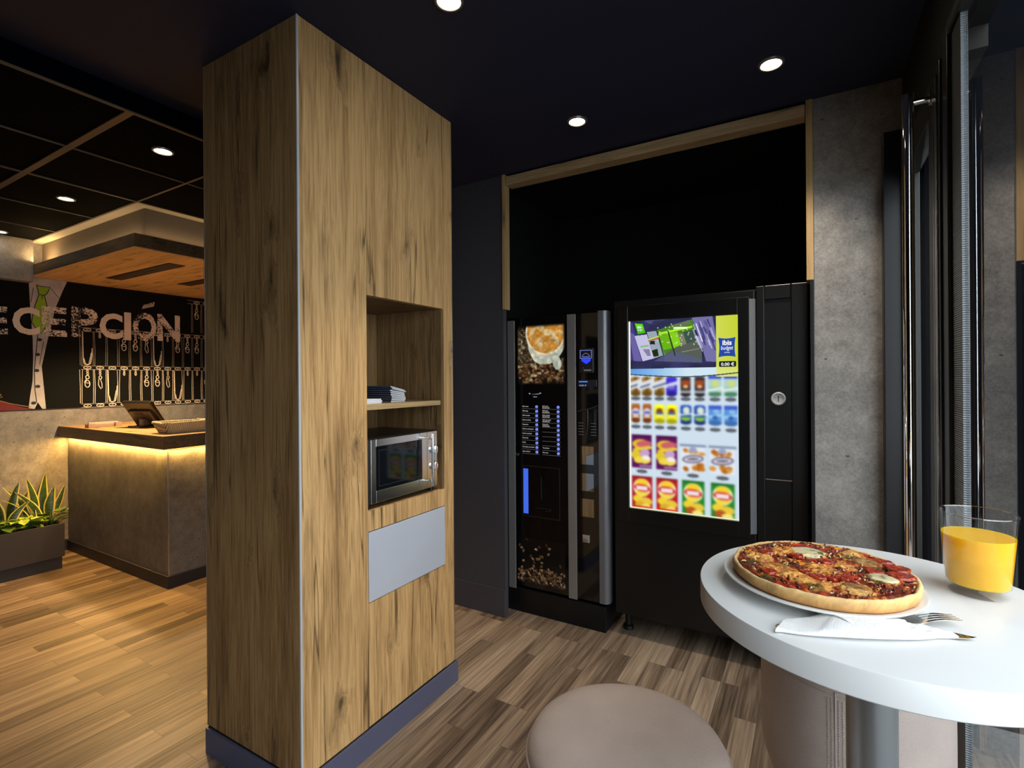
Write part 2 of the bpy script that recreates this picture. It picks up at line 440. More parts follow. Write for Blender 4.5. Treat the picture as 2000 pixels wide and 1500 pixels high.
# ------------------------------------------------------------------ room
CZ, TZ = 2.62, 2.54
struct('floor', MB().box(-5.5, .40, -2.6, 4.3, -.06, 0), floor_mat(), 'grey brown wood plank laminate floor', 'floor')
struct('ground', MB().box(.40, 7, -5, 7, -.08, -.03), simple('street_paving', (.14, .14, .14, 1), .8, nz=.2), 'dark paving outside the glass front', 'ground')
struct('wall_front', MB().box(-5.52, .45, -2.7, -2.6, 0, CZ), GREYW, 'added unseen charcoal wall, shutting out light behind the photographer', 'wall')  # added unseen wall: stops sky light reaching the cupboard side
struct('wall_sky_block', MB().box(.46, 9, 2.75, 3.0, -.05, 6), simple('sky_block_dark', (.0022, .0026, .0036, 1), .9, spec=0.0), 'added dark wall hiding the sky beyond the glass front', 'wall')  # added wall: blocks the sky so the glass shows its reflections
struct('wall_daylight_block', MB().box(.36, .45, -2.6, -1.0, 0, 2.36), GREYW, 'added unseen charcoal wall, cutting daylight beside the glass front behind the photographer', 'wall')  # added unseen wall: shuts off the daylight behind the camera
struct('ceiling', MB().box(-2.41, .45, -2.6, 3.6, CZ, CZ+.08), NAVY, 'dark navy painted ceiling over the snack corner', 'ceiling')
b = MB().box(-5.5, -2.41, -2.6, 1.52, TZ, TZ+.16); b.box(-3.60, -2.41, 1.52, 4.3, TZ, TZ+.16)
struct('ceiling', b, TILE, 'speckled black acoustic tile ceiling over the reception', 'ceiling')
struct('ceiling', MB().box(-5.5, -3.60, 1.52, 4.3, TZ+.004, TZ+.16), CREAM, 'cream plaster ceiling strip around the reception canopy', 'ceiling')
b = MB()
for x, w in ((-2.415, .016), (-3.03, .009), (-3.60, .016), (-4.22, .009), (-4.84, .009)):
    b.box(x-w/2, x+w/2, -2.6, 1.52 if x < -3.61 else 4.2, TZ-.006, TZ+.002)
for y, w in ((1.0, .030), (1.52, .014), (.44, .009), (-.12, .009), (-.68, .009)):
    b.box(-5.42, -2.41, y-w/2, y+w/2, TZ-.0055, TZ+.002)
b.box(-3.6, -2.41, 2.085, 2.094, TZ-.0055, TZ+.002); b.box(-3.6, -2.41, 2.65, 2.66, TZ-.0055, TZ+.002)
struct('trim_9', MB().box(-2.41, -2.404, -2.6, 3.6, TZ, CZ), simple('step_darkened', (.0012, .0016, .0035, 1), .9, spec=0.0), 'darkened step between the navy ceiling and the tile ceiling', 'ceiling step')  # colour darkened to cancel the daylight this upright face catches
struct('trim_1', b, GRID, 'thin brown metal grid between the black ceiling tiles', 'ceiling grid')
struct('wall_left', MB().box(-5.52, -5.42, -2.6, 4.3, 0, TZ), CONC, 'concrete look wall behind the reception desk', 'wall')
struct('trim_2', MB().box(-5.42, -5.30, -2.6, 1.52, 2.212, TZ), CONC, 'concrete bulkhead above the reception mural', 'bulkhead')
struct('baseboard_left', MB().box(-5.42, -5.405, -2.6, 1.76, 0, .09), DPLINTH, 'dark skirting below the concrete wall', 'baseboard')
struct('wall_reception', MB().box(-5.42, -2.85, 4.2, 4.3, 0, TZ), CONC, 'concrete wall at the far end of the reception', 'wall')
struct('wall_back', MB().box(-2.95, -1.62, 2.53, 2.63, 0, CZ).box(-1.62, -1.547, 2.53, 2.565, 0, CZ).box(-2.95, -2.85, 2.63, 4.2, 0, CZ), GREYW, 'charcoal grey wall left of the vending alcove', 'wall')
struct('baseboard_back', MB().box(-2.95, -1.547, 2.522, 2.53, 0, .165), simple('charcoal_skirting', (.040, .039, .048, 1), .5), 'charcoal skirting below the grey wall', 'baseboard', bevel=.002)
b = MB().box(-1.66, -1.62, 2.63, 3.50, 0, CZ).box(.044, .09, 2.63, 3.50, 0, CZ).box(-1.62, .044, 3.46, 3.50, 0, CZ).box(-1.62, .044, 2.60, 3.46, 2.60, CZ)
struct('wall_alcove', b, BLACKW, 'matt black alcove around the two machines', 'wall')
struct('wall_right', MB().box(.044, .375, 2.53, 2.63, 0, CZ), CONC, 'grey concrete wall strip right of the vending alcove', 'wall')
struct('trim_3', MB().box(.286, .366, 2.470, 2.53, 0, 2.39), simple('black_post_paint', (.010, .010, .012, 1), .30), 'black corner post between concrete wall and glass door', 'post', bevel=.003)
OAKT = oak('oak_edge', (.46,.33,.18,1), (.38,.26,.13,1), (.2,.13,.06,1), horiz='x')
OAKTV = oak('oak_edge_upright', (.42,.28,.13,1), (.36,.23,.10,1), (.2,.13,.06,1))
struct('trim_4', MB().box(-1.524, .015, 2.525, 2.60, 2.556, 2.607), OAKT, 'pale oak batten along the top of the alcove', 'trim', bevel=.002)
struct('trim_5', MB().box(-1.547, -1.526, 2.520, 2.574, 1.825, CZ), OAKTV, 'upright oak batten at the left of the alcove', 'trim', bevel=.002)
struct('trim_6', MB().box(.017, .044, 2.520, 2.63, 1.835, CZ), OAKTV, 'upright oak batten at the right of the alcove', 'trim', bevel=.002)
b = MB().box(.030, .044, 2.522, 2.63, 0, 1.835)
struct('trim_7', b, BLACKP, 'black filler strips beside the machines', 'trim')

# ---- glass front on the right: fixed window and door leaf with a long pull handle
w = thing('window_1', 'tall fixed glass pane of the street front right of the table', 'window', (.37, -.4, 0)); w['kind'] = 'structure'
mk('pane', MB().box(.3675, .375, -1.0, 1.640, .05, 2.33), GLASS, w)
b = MB().box(.352, .397, 1.735, 1.795, 0, 2.36).box(.352, .397, -1.0, 1.735, 2.325, 2.36).box(.352, .397, -1.0, 1.735, 0, .05)
mk('window_frame', b, FRAME, w, bevel=.003)
t = NT('ribbed_seal'); wv = t.n('ShaderNodeTexWave', {'Vector': t.coord(), 'Scale': 55.0}, bands_direction='Z')
t.bsdf(Base_Color=(.17, .185, .20, 1), Roughness=.35, Metallic=.3, Normal=t.bump(wv.outputs[1], .6, .003))
mk('glazing_seal', MB().box(.3620, .3760, 1.640, 1.735, .05, 2.325), t.m, w)
d = thing('door_1', 'dark framed glass door with a tall chrome pull handle', 'door', (.37, 2.1, 0)); d['kind'] = 'structure'
mk('pane', MB().box(.3675, .375, 1.949, 2.43, .10, 2.20), GLASS, d)
b = MB().box(.347, .397, 1.799, 1.950, 0, 2.30).box(.347, .397, 1.950, 2.43, 2.195, 2.30).box(.347, .397, 1.950, 2.43, 0, .10).box(.347, .397, 2.43, 2.466, 0, 2.30)
mk('door_frame', b, FRAME, d, bevel=.003)
mk('edge_profile', MB().box(.343, .348, 1.825, 1.848, .02, 2.27).box(.343, .348, 1.855, 1.866, .02, 2.27), simple('satin_profile', (.42, .40, .38, 1), .22, 1.0), d)
HX, HY = .290, 1.897
h = mk('door_handle', MB().tube([(HX, HY, .35), (HX, HY, 1.298)], .0155, 24).tube([(HX, HY, 1.298), (HX, HY, 1.302)], .0145, 24).tube([(HX, HY, 1.302), (HX, HY, 2.262)], .0155, 24), CHROME, d, smooth=True)
mk('handle_bracket', MB().tube([(HX, HY, 2.235), (.348, HY, 2.235)], .009, 14).tube([(HX, HY, .45), (.348, HY, .45)], .009, 14).tube([(.340, HY, 2.235), (.349, HY, 2.235)], .018, 18), CHROME, h, smooth=True)
struct('trim_8', MB().box(.357, .45, -2.6, 2.53, 2.36, CZ).box(.357, .45, 1.795, 2.53, 2.30, 2.36), simple('olive_header', (.012, .011, .008, 1), .6, spec=.2), 'dark olive header beam above the glass front', 'beam')

# ------------------------------------------------------------------ ceiling spotlights
LENS = emis('lamp_lens', (1, .86, .66, 1), 30)
RING = simple('spot_ring', (.30, .28, .26, 1), .35, .6)
def spot(x, y, z, label, power, col, ang=110, blend=.6, aim=None):
    s = thing('ceiling_spotlight', label, 'spotlight', (x, y, z), 'recessed ceiling spotlights')
    mk('trim_ring', MB().lathe([(.047, 0.0), (.045, -.006), (.038, -.007), (.034, -.001), (.034, .0)], (x, y, z), 40, cap0=False, cap1=False), RING, s, smooth=True)
    mk('lamp_lens', MB().lathe([(.0335, -.0008), (.022, -.004), (.0001, -.0055)], (x, y, z), 32, cap0=True, cap1=False), LENS, s, smooth=True)
    l = bpy.data.lights.new('spot_beam', 'SPOT'); l.energy = power; l.color = col; l.spot_size = math.radians(ang); l.spot_blend = blend; l.shadow_soft_size = .03
    o = bpy.data.objects.new('spot_beam', l); COL.objects.link(o); o.location = (x, y, z-.02)
    if aim: o.rotation_euler = (Vector(aim)-Vector((x, y, z-.02))).to_track_quat('-Z', 'Y').to_euler()
    return s
WARM = (1, .86, .70); AMB = (1, .64, .33)
spot(-.91, 2.173, CZ, 'glowing ceiling spotlight in front of the coffee machine', 40, WARM, 58, .9)
spot(-.094, 2.157, CZ, 'glowing ceiling spotlight nearest the grey concrete wall', 58, WARM, 95, .8)
spot(-.957, 1.270, CZ, 'ceiling spotlight cut by the top edge of the picture', 62, WARM, 58, .7)
spot(-2.70, 1.252, TZ, 'brightest spotlight in the black tiles, beside the oak cupboard', 34, AMB, 92)
spot(-3.913, 1.275, TZ, 'middle spotlight of the row in the black tile ceiling', 36, AMB, 78)
spot(-5.19, 1.302, TZ, 'spotlight in the black tiles nearest the concrete wall', 8, AMB, 38, .8)

# ------------------------------------------------------------------ reception canopy
c = thing('reception_canopy', 'oak clad canopy hanging above the reception desk', 'canopy', (-4.5, 1.52, 2.265))
b = MB().box(-5.42, -3.640, 1.52, 4.2, 2.267, 2.35)
mk('fascia', b, OAKDARK, c, bevel=.002)
mk('soffit', MB().box(-5.42, -3.642, 1.522, 4.2, 2.264, 2.2668), OAKWARM, c)
mk('upper_box', MB().box(-5.42, -3.72, 1.61, 4.2, 2.35, TZ+.002), simple('taupe_box', (.20, .165, .13, 1), .7), c)
for k, y in enumerate((1.86, 2.30)):
    v = mk('vent', MB().box(-4.95+.2*k, -3.95, y, y+.11, 2.2600, 2.2638), simple('vent_dark', (.02, .016, .012, 1), .5), c)
    b = MB()
    for q in range(2): b.box(-4.95+.2*k, -3.95, y+.03+q*.04, y+.036+q*.04, 2.2585, 2.2605)
    mk('vent_slat', b, simple('vent_grey', (.16, .13, .10, 1), .5), v)
mk('cove_light', MB().box(-5.29, -3.70, 1.575, 1.590, 2.351, 2.358).box(-3.690, -3.675, 1.59, 3.2, 2.351, 2.358), emis('cove_led', (1, .58, .20, 1), 1.0), c)
area('cove_glow_front', (-4.52, 1.565, 2.362), (PI, 0, 0), 1.55, .03, .9, (1, .66, .32))
area('cove_glow_side', (-3.68, 2.30, 2.362), (PI, 0, 0), .03, 1.4, .6, (1, .66, .32))
area('cove_glow_wall', (-5.22, 1.545, 2.362), (PI, 0, 0), .16, .03, 1.6, (1, .62, .25))

# ------------------------------------------------------------------ mural on the reception wall
def WL(k): return lambda u, v: (-5.4095+k*.0006, u, v)
m = thing('mural', 'black wall painting with chalk keys, green tie and reception lettering', 'mural', (-5.42, 1.9, 1.19))
mk('mural_panel', MB().box(-5.4175, -5.41, -1.5, 4.1, 1.195, 2.262), simple('blackboard_paint', (.0045, .005, .0042, 1), .8, spec=.15), m)
CHALK = simple('chalk', (.78, .70, .58, 1), .9, nz=.2, nscale=60)
FAINT = simple('faint_chalk', (.36, .32, .26, 1), .9, nz=.3, nscale=60)
SHIRT = simple('painted_shirt', (.48, .45, .46, 1), .9, nz=.18, nscale=10)
INK = simple('painted_ink', (.02, .02, .025, 1), .8)
LIME = simple('painted_lime', (.30, .50, .02, 1), .8, nz=.08)
sh = [(1.522,2.262),(1.764,2.262),(1.738,2.19),(1.687,2.03),(1.638,1.773),(1.598,1.546),(1.612,1.35),(1.623,1.196),(1.60,1.197),(1.572,1.252),(1.552,1.197),(1.517,1.208),(1.528,1.32),(1.542,1.428),(1.546,1.6),(1.544,1.767),(1.531,2.012)]
s_ = mk('painted_shirt', MB().flat(sh, WL(1)), SHIRT, m)
b = MB()
for y, z in ((1.586,1.761),(1.573,1.64),(1.567,1.51),(1.573,1.381),(1.547,1.247)):
    b.flat([(y+.016*math.cos(a), z+.013*math.sin(a)) for a in np.linspace(0, 2*PI, 13)[:-1]], WL(3))
b.strip([(1.575,1.80),(1.562,1.64),(1.552,1.5),(1.556,1.35),(1.565,1.25)], .006, WL(2))
b.strip([(1.66,2.19),(1.72,2.10),(1.70,2.01)], .004, WL(2)); b.strip([(1.55,2.18),(1.535,2.06)], .004, WL(2)); b.strip([(1.61,1.75),(1.585,1.56)], .004, WL(2))
mk('shirt_button', b, INK, s_)
tk = [(1.569,2.205),(1.60,2.196),(1.656,2.201),(1.640,2.16),(1.626,2.131),(1.60,2.126),(1.581,2.136),(1.578,2.17)]
tb = [(1.583,2.128),(1.617,2.128),(1.635,2.03),(1.646,1.93),(1.622,1.865),(1.597,1.812),(1.565,1.85),(1.538,1.896),(1.545,1.96),(1.560,2.04)]
t_ = mk('painted_tie', MB().flat(tk, WL(4)).flat(tb, WL(4)), LIME, m)
b = MB().strip(tk+[tk[0]], .006, WL(5)).strip(tb[4:]+tb[:3], .006, WL(5)).strip([(1.60,2.126),(1.602,2.08),(1.609,2.126)], .004, WL(5))
mk('tie_outline', b, INK, t_)
mk('painted_cushion', MB().flat([(.9,1.196),(.95,1.30),(1.15,1.30),(1.34,1.275),(1.43,1.235),(1.53,1.20),(1.53,1.196)], WL(1)), simple('painted_red', (.16, .018, .020, 1), .85), m)
b = MB().strip([(1.20,1.36),(1.30,1.355),(1.345,1.33),(1.365,1.30),(1.33,1.29),(1.345,1.275),(1.42,1.245),(1.53,1.215)], .006, WL(2)).strip([(1.26,1.33),(1.32,1.345),(1.36,1.32)], .005, WL(2))
mk('painted_squiggle', b, simple('painted_ochre', (.26, .18, .07, 1), .9), m)
# key board: rails with rings, hanging keys, tags and loops
bold, thin = MB(), MB()
x0 = 1.854; step = .0902; ncol = 22
def ring(mbx, y, z, ry, rz, w, n=14): mbx.strip([(y+ry*math.cos(a), z+rz*math.sin(a)) for a in np.linspace(0, 2*PI, n)], w, WL(3))
rails = (2.215, 1.868, 1.538, 1.209)
for ri, zr in enumerate(rails):
    ys = x0 if ri else x0+.86
    thin.strip([(ys, zr+.016), (x0+ncol*step, zr+.016)], .004, WL(2)); thin.strip([(ys, zr-.016), (x0+ncol*step, zr-.016)], .004, WL(2))
    for k in range(ncol):
        y = x0+(k+.48)*step
        if y < ys: continue
        ring(bold, y, zr, .027, .0115, .0055); bold.strip([(y-.008, zr-.004), (y+.008, zr+.004)], .004, WL(3))
        if ri == 3: continue
        for dx in (-.006, .006): (thin if ri < 2 else bold).strip([(x0+k*step+dx+.004*math.sin(k*2.1+dx*300), zr-.018), (x0+k*step+dx+.003*math.sin(k), zr-.17), (x0+k*step+dx, zr-.308)], .0035, WL(2))
        kind = (0, 1, 2, 3, 3, 0, 0, 1, 2, 3, 3, 0, 1, 3, 0, 2, 3, 0, 1, 0, 3, 2)[k] if ri == 2 else (2, 3, 3, 0, 0, 1, 2, 3, 0, 0, 0, 3, 2, 1, 0, 3, 2, 0, 1, 3, 0, 0)[k]
        mb = bold
        if kind == 0:
            for q in range(2): ring(mb, y+.002*q, zr-.030-.022*q, .006, .011, .005)
            ring(mb, y, zr-.082, .012, .016, .006); ring(mb, y, zr-.140, .017, .030, .006); mb.strip([(y-.017, zr-.13), (y+.017, zr-.135)], .005, WL(3)); mb.strip([(y-.006, zr-.098), (y-.022, zr-.128)], .006, WL(3))
        elif kind == 1:
            for q in range(2): ring(mb, y, zr-.030-.022*q, .006, .011, .005)
            ring(mb, y+.002, zr-.085, .010, .014, .006); mb.strip([(y-.010, zr-.10), (y-.012, zr-.15), (y+.004, zr-.185), (y+.014, zr-.175), (y+.013, zr-.14), (y+.002, zr-.10)], .005, WL(3))
        elif kind == 2:
            mb.strip([(x0+k*step+.012, zr-.02), (x0+k*step+.015, zr-.24), (y-.022, zr-.298), (y, zr-.306), (y+.022, zr-.295), (x0+(k+1)*step-.014, zr-.23), (x0+(k+1)*step-.012, zr-.16)], .006, WL(3))
            mb.strip([(x0+k*step+.02, zr-.25), (y-.012, zr-.30), (y+.012, zr-.298), (x0+(k+1)*step-.018, zr-.20)], .005, WL(3))
        else:
            ring(mb, y, zr-.030, .005, .010, .005); ring(mb, y, zr-.052, .006, .014, .006)
mk('key_rack_lines', thin, FAINT, m); mk('chalk_drawing', bold, CHALK, m)
def letter(s, y0, y1, z0, z1, cover, bold=.035, tilt=0, mi=0):
    b = MB(); add_text(b, s, lambda u, v: (-5.4055, u, v+tilt*(u-y0)), y0, y1, z0, z1, bold)
    mk('letter', b, grunge('worn_paint', (.88, .76, .66, 1), cover, 95), m)
letter('R', 1.085, 1.245, 1.78, 2.00, .42); letter('E', 1.262, 1.398, 1.79, 2.005, .47); letter('C', 1.424, 1.588, 1.795, 2.018, .36)
letter('E', 1.600, 1.760, 1.795, 2.038, .50); letter('P', 1.790, 1.975, 1.800, 2.058, .51); letter('C', 1.985, 2.158, 1.798, 2.030, .38)
letter('I', 2.170, 2.224, 1.796, 2.050, .38); letter('O', 2.236, 2.434, 1.796, 2.064, .495); letter('N', 2.440, 2.640, 1.806, 2.064, .44)
b = MB().flat([(2.31, 2.095), (2.325, 2.135), (2.42, 2.175), (2.41, 2.13)], WL(7)); mk('letter_accent', b, grunge('worn_accent', (.55, .48, .36, 1), .43, 95), m)

# ------------------------------------------------------------------ reception desk
DX, DY = -3.77, 1.7625
d = thing('reception_desk', 'L-shaped concrete look reception desk with dark oak counter', 'desk', (-4.5, DY, 0))
mk('front_panel', MB().box(-5.405, DX-.004, DY, DY+.55, .085, .955), CONCD, d, bevel=.002)
mk('side_panel', MB().box(-4.32, DX, DY+.55, 3.3, .085, .955).box(DX-.004, DX, DY, DY+.55, .085, .955), CONCD, d, bevel=.001)
mk('corner_strip', MB().box(DX-.003, DX+.003, DY-.003, DY+.003, .085, .953), ALU, d)
mk('plinth', MB().box(-5.405, DX+.012, DY-.012, DY+.5, 0, .085).box(-4.3, DX+.012, DY+.5, 3.3, 0, .085), DPLINTH, d, bevel=.002)
ct = MB().box(-5.418, -3.70, 1.70, 2.36, .958, 1.045).box(-4.36, -3.70, 2.36, 3.32, .958, 1.045)
mk('counter_top', ct, [OAKDARK], d, bevel=.003)
OAKC = oak('counter_oak', (.50,.30,.12,1), (.40,.23,.09,1), (.12,.07,.03,1), horiz='x')
mk('counter_surface', MB().box(-5.416, -3.702, 1.702, 2.358, 1.045, 1.0475).box(-4.358, -3.702, 2.358, 3.318, 1.045, 1.0475), OAKC, d)
mk('light_strip', MB().box(-5.40, DX+.015, DY-.022, DY-.012, .950, .957).box(DX+.008, DX+.018, DY-.012, 3.2, .950, .957), emis('counter_led', (1, .55, .08, 1), 4.0), d)
area('counter_glow_front', (-4.58, DY-.020, .948), (math.radians(-8), 0, 0), 1.62, .014, 17, (1, .54, .13))
area('counter_glow_side', (DX+.020, 2.40, .948), (0, math.radians(-8), 0), .014, 1.30, 13, (1, .54, .13))
sp = bpy.data.lights.new('counter_fill_spot', 'SPOT'); sp.energy = 240; sp.color = (1, .68, .34); sp.spot_size = math.radians(125); sp.spot_blend = .5; sp.shadow_soft_size = .05  # added spot without a fixture, brightens the counter and canopy underside
o = bpy.data.objects.new('counter_fill_spot', sp); COL.objects.link(o); o.location = (-4.45, 2.05, 2.25)

# things on the counter
mo = thing('till_screen', 'black tilted till screen seen from behind on the counter', 'screen', (-4.62, 1.98, 1.0475))
R = Matrix.Rotation(math.radians(14), 3, 'Z') @ Matrix.Rotation(math.radians(33), 3, 'X')
C0 = Vector((-4.60, 1.98, 1.159))
TP = simple('till_plastic', (.016, .013, .011, 1), .3)
mk('casing', MB().obox(C0, (.30, .030, .235), R), TP, mo, bevel=.006)
mk('back_cover', MB().obox(C0+R @ Vector((-.005, -.022, -.028)), (.225, .026, .150), R), simple('till_back', (.05, .042, .036, 1), .28), mo, bevel=.008)
mk('port_slot', MB().obox(C0+R @ Vector((-.01, -.036, .022)), (.085, .004, .014), R), BLACKP, mo)
mk('stand', MB().box(-4.69, -4.51, 1.90, 2.06, 1.048, 1.062).obox((-4.60, 1.98, 1.085), (.07, .05, .07), Matrix.Identity(3)), TP, mo, bevel=.005)
WICK = NT('wicker'); P = WICK.coord()
w1 = WICK.n('ShaderNodeTexWave', {'Vector': P, 'Scale': 26.0, 'Distortion': 1.5, 'Detail': 2.0}, bands_direction='Y').outputs[1]
WICK.bsdf(Base_Color=WICK.mix(w1, (.42, .33, .18, 1), (.86, .79, .56, 1)), Roughness=.6, Normal=WICK.bump(w1, .6, .004)); WICK = WICK.m
bk = thing('wicker_basket', 'pale woven wicker tray basket on the counter corner', 'basket', (-3.93, 1.945, 1.0475))
def rrect(hx, hy, r, z, n=8):
    out = []
    for cx, cy, a0 in ((hx-r, hy-r, 0), (-hx+r, hy-r, PI/2), (-hx+r, -hy+r, PI), (hx-r, -hy+r, 1.5*PI)):
        for k in range(n+1):
            a = a0+k*PI/2/n; out.append((cx+r*math.cos(a), cy+r*math.sin(a), z))
    return out
b = MB(); RS = 9
rows = [rrect(.078+.022*k/RS, .138+.030*k/RS, .03, .0475*0+.072*k/RS) for k in range(RS+1)]
NN = len(rows[0])
def wv_(i, k, s): return 1+.022*s*math.sin(i*PI+k*PI)
vs = []
for k, r_ in enumerate(rows):
    for i, (x, y, z) in enumerate(r_): f = 1+.03*((-1)**(i+k)); vs.append((-3.93+x*f, 1.945+y*f, 1.0485+z))
for k, r_ in enumerate(rows):
    for i, (x, y, z) in enumerate(r_): vs.append((-3.93+x*.93, 1.945+y*.95, 1.0525+z))
fs = []
for k in range(RS):
    for i in range(NN):
        j = (i+1) % NN; fs.append((k*NN+i, k*NN+j, (k+1)*NN+j, (k+1)*NN+i)); q = (RS+1)*NN; fs.append((q+k*NN+i, q+(k+1)*NN+i, q+(k+1)*NN+j, q+k*NN+j))
q = (RS+1)*NN
for i in range(NN): j = (i+1) % NN; fs.append((RS*NN+i, RS*NN+j, q+RS*NN+j, q+RS*NN+i))
fs.append(tuple(range(NN))[::-1]); fs.append(tuple(q+i for i in range(NN)))
b.add(vs, fs); mk('basket_weave', b, WICK, bk, smooth=True, ang=60)
rim = []
pts = rrect(.101, .170, .032, 0, 14)+[rrect(.101, .170, .032, 0, 14)[0]]
for i, (x, y, z) in enumerate(pts): rim.append((-3.93+x, 1.945+y, 1.1225+.004*math.sin(i*1.9)))
mk('basket_rim', MB().tube(rim, .0065, 8, cap=False), WICK, bk, smooth=True)
CARD = simple('card_wood', (.42, .30, .22, 1), .6)
ch = thing('card_holder', 'small low wooden card holder at the left of the counter', 'card holder', (-4.95, 1.80, 1.0475))
mk('tray', MB().box(-5.00, -4.955, 1.735, 1.96, 1.0475, 1.075).box(-4.955, -4.93, 1.735, 1.78, 1.0475, 1.082).box(-4.955, -4.93, 1.915, 1.96, 1.0475, 1.082), CARD, ch, bevel=.002)
mk('cards', MB().box(-4.985, -4.960, 1.75, 1.945, 1.075, 1.088), simple('paper_cards', (.6, .52, .45, 1), .7), ch)

# ------------------------------------------------------------------ planter with snake plants
pl = thing('planter', 'long dark grey plant trough in front of the concrete wall', 'planter', (-5.13, 1.0, 0))
PX0, PX1, PY0, PY1, PZ = -5.36, -4.905, .25, 1.575, .340
TR = simple('trough_grey', (.034, .030, .034, 1), .5, nz=.06)
b = MB().box(PX0, PX1, PY0, PY1, .09, .30)
b.box(PX0, PX0+.02, PY0, PY1, .30, PZ).box(PX1-.02, PX1, PY0, PY1, .30, PZ).box(PX0+.02, PX1-.02, PY0, PY0+.02, .30, PZ).box(PX0+.02, PX1-.02, PY1-.02, PY1, .30, PZ)
mk('trough', b, TR, pl)
mk('base', MB().box(PX0+.004, PX1-.012, PY0+.02, PY1-.012, 0, .09), DPLINTH, pl)
mk('soil', MB().box(PX0+.02, PX1-.02, PY0+.02, PY1-.02, .29, .315), simple('potting_soil', (.012, .009, .007, 1), .9, bump=.8, bscale=60), pl)
LG = NT('snake_leaf_green'); f = LG.noise(LG.coord((3, 3, 22)), 4, 3, .6, .8)
LG.bsdf(Base_Color=LG.ramp(f, [(.4, (.016, .040, .012, 1)), (.6, (.050, .090, .022, 1))]), Roughness=.35); LG = LG.m
LY = simple('snake_leaf_edge', (.58, .50, .11, 1), .4)
def blade(mb, base, h, lean, az, wd, curl=.0, tw=0.0):
    wd *= 1.25
    n = 11; ca, sa = math.cos(az), math.sin(az); vs = []
    for i in range(n):
        t = i/(n-1); w_ = wd*(.55+.45*math.sin(min(1, t*1.7)*PI*.5))*max(0, (1-max(0, t-.55)/.45))**.65 if t > .55 else wd*(.55+.45*math.sin(min(1, t*1.7)*PI*.5))
        off = lean*t*t+curl*math.sin(t*PI); z = h*t*(1-.12*abs(lean)*t)
        a = PI/2+.9*math.sin(base[0]*91+base[1]*57)+tw*t
        px, py = base[0]+ca*off, base[1]+sa*off
        for q in (-1, -.70, 0, .70, 1):
            cup = .25*w_*(q*q)
            vs.append((px+math.cos(a)*q*w_-math.sin(a)*cup, py+math.sin(a)*q*w_+math.cos(a)*cup, base[2]+z))
    n0 = len(mb.v); fs = []; 
    for i in range(n-1):
        for q in range(4):
            mb.f.append((n0+i*5+q, n0+i*5+q+1, n0+(i+1)*5+q+1, n0+(i+1)*5+q)); mb.m.append(1 if q in (0, 3) else 0)
    mb.v += vs
def snake(x, y, spec, label):
    p = thing('snake_plant', label, 'plant', (x, y, .315), 'snake plants in the trough')
    b = MB()
    for dx, dy, h, lean, az, wd, cu in spec: blade(b, (x+dx, y+dy, .312), h, lean, az, wd, cu, .5)
    mk('sword_leaves', b, [LG, LY], p, smooth=True, ang=0)
H2 = PI/2
snake(-5.12, 1.49, [(0,.02,.40,.02,H2,.026,.0),(.03,-.03,.385,-.05,H2,.024,.01),(-.03,.07,.29,.10,H2,.020,.03),(.04,.0,.30,-.15,H2,.022,.0),(-.02,-.07,.34,-.13,H2,.026,.02),(.06,.045,.30,.03,H2,.028,-.01),(.02,-.05,.26,-.18,H2,.02,.02),(-.05,.0,.36,.04,H2,.022,.0),(.07,-.02,.20,-.10,0,.02,.0)], 'rightmost yellow edged snake plant in the trough, next to the desk')
snake(-5.12, 1.30, [(0,.02,.36,.06,H2,.026,.0),(.03,-.03,.33,-.08,H2,.026,.01),(-.03,.04,.28,.10,H2,.022,.02),(.05,.03,.22,.10,H2,.024,-.02),(.02,-.06,.27,-.13,H2,.02,.02),(-.04,.07,.24,.07,H2,.018,.0)], 'yellow edged snake plant at the left edge of the picture')
snake(-5.12, 1.02, [(0,.02,.37,.06,H2,.026,.0),(.03,-.03,.33,-.08,H2,.026,.01),(-.03,.04,.30,.10,H2,.022,.02),(.02,-.06,.27,-.13,H2,.02,.02)], 'snake plant in the trough beyond the left picture edge')
LIMEL = simple('pothos_leaf', (.30, .42, .035, 1), .35, nz=.3, nscale=30)
DKL = simple('dark_pothos_leaf', (.08, .15, .02, 1), .35, nz=.3, nscale=30)
def heart(mb, c, az, tilt, s, mi=0):
    R = Matrix.Rotation(az, 3, 'Z') @ Matrix.Rotation(tilt, 3, 'Y'); n = 8; vs = []
    for i in range(n+1):
        t = i/n; w_ = .52*s*math.sin(PI*min(1, t**.62))*(1 if t < .5 else 1)
        for q in (-1, -.5, 0, .5, 1): vs.append(Vector(c)+R @ Vector((s*t, q*w_*(1-.15*t), -.22*s*t*t+.10*s*abs(q)-.02*s)))
    mb.add(vs, [(i*5+q, i*5+q+1, (i+1)*5+q+1, (i+1)*5+q) for i in range(n) for q in range(4)], mi)
def leafy(x, y, n, spread, label, light=.7, seed=1):
    r = random.Random(seed); p = thing('pothos_plant', label, 'plant', (x, y, .315), 'low leafy plants in the trough'); b = MB()
    for k in range(n):
        a = r.uniform(0, 2*PI); q = r.uniform(.2, 1)*spread
        c = (x+.62*q*math.cos(a), y+q*math.sin(a), .325+r.uniform(.0, .085))
        heart(b, c, a+r.uniform(-.7, .7), r.uniform(-.75, .25), r.uniform(.05, .085), 0 if r.random() < light else 1)
        b.tube([(x, y, .31), ((x+c[0])/2, (y+c[1])/2, c[2]+.01), c], .002, 5, 1)
    mk('leaves', b, [LIMEL, DKL], p, smooth=True, ang=0)
leafy(-5.02, 1.40, 26, .10, 'bright lime leafy plant spilling over the trough rim', .85, 3)
leafy(-5.04, 1.54, 14, .07, 'small dark leafy plant at the right end of the trough', .3, 5)
leafy(-5.03, 1.24, 22, .10, 'green leafy plant at the left edge of the picture', .5, 8)

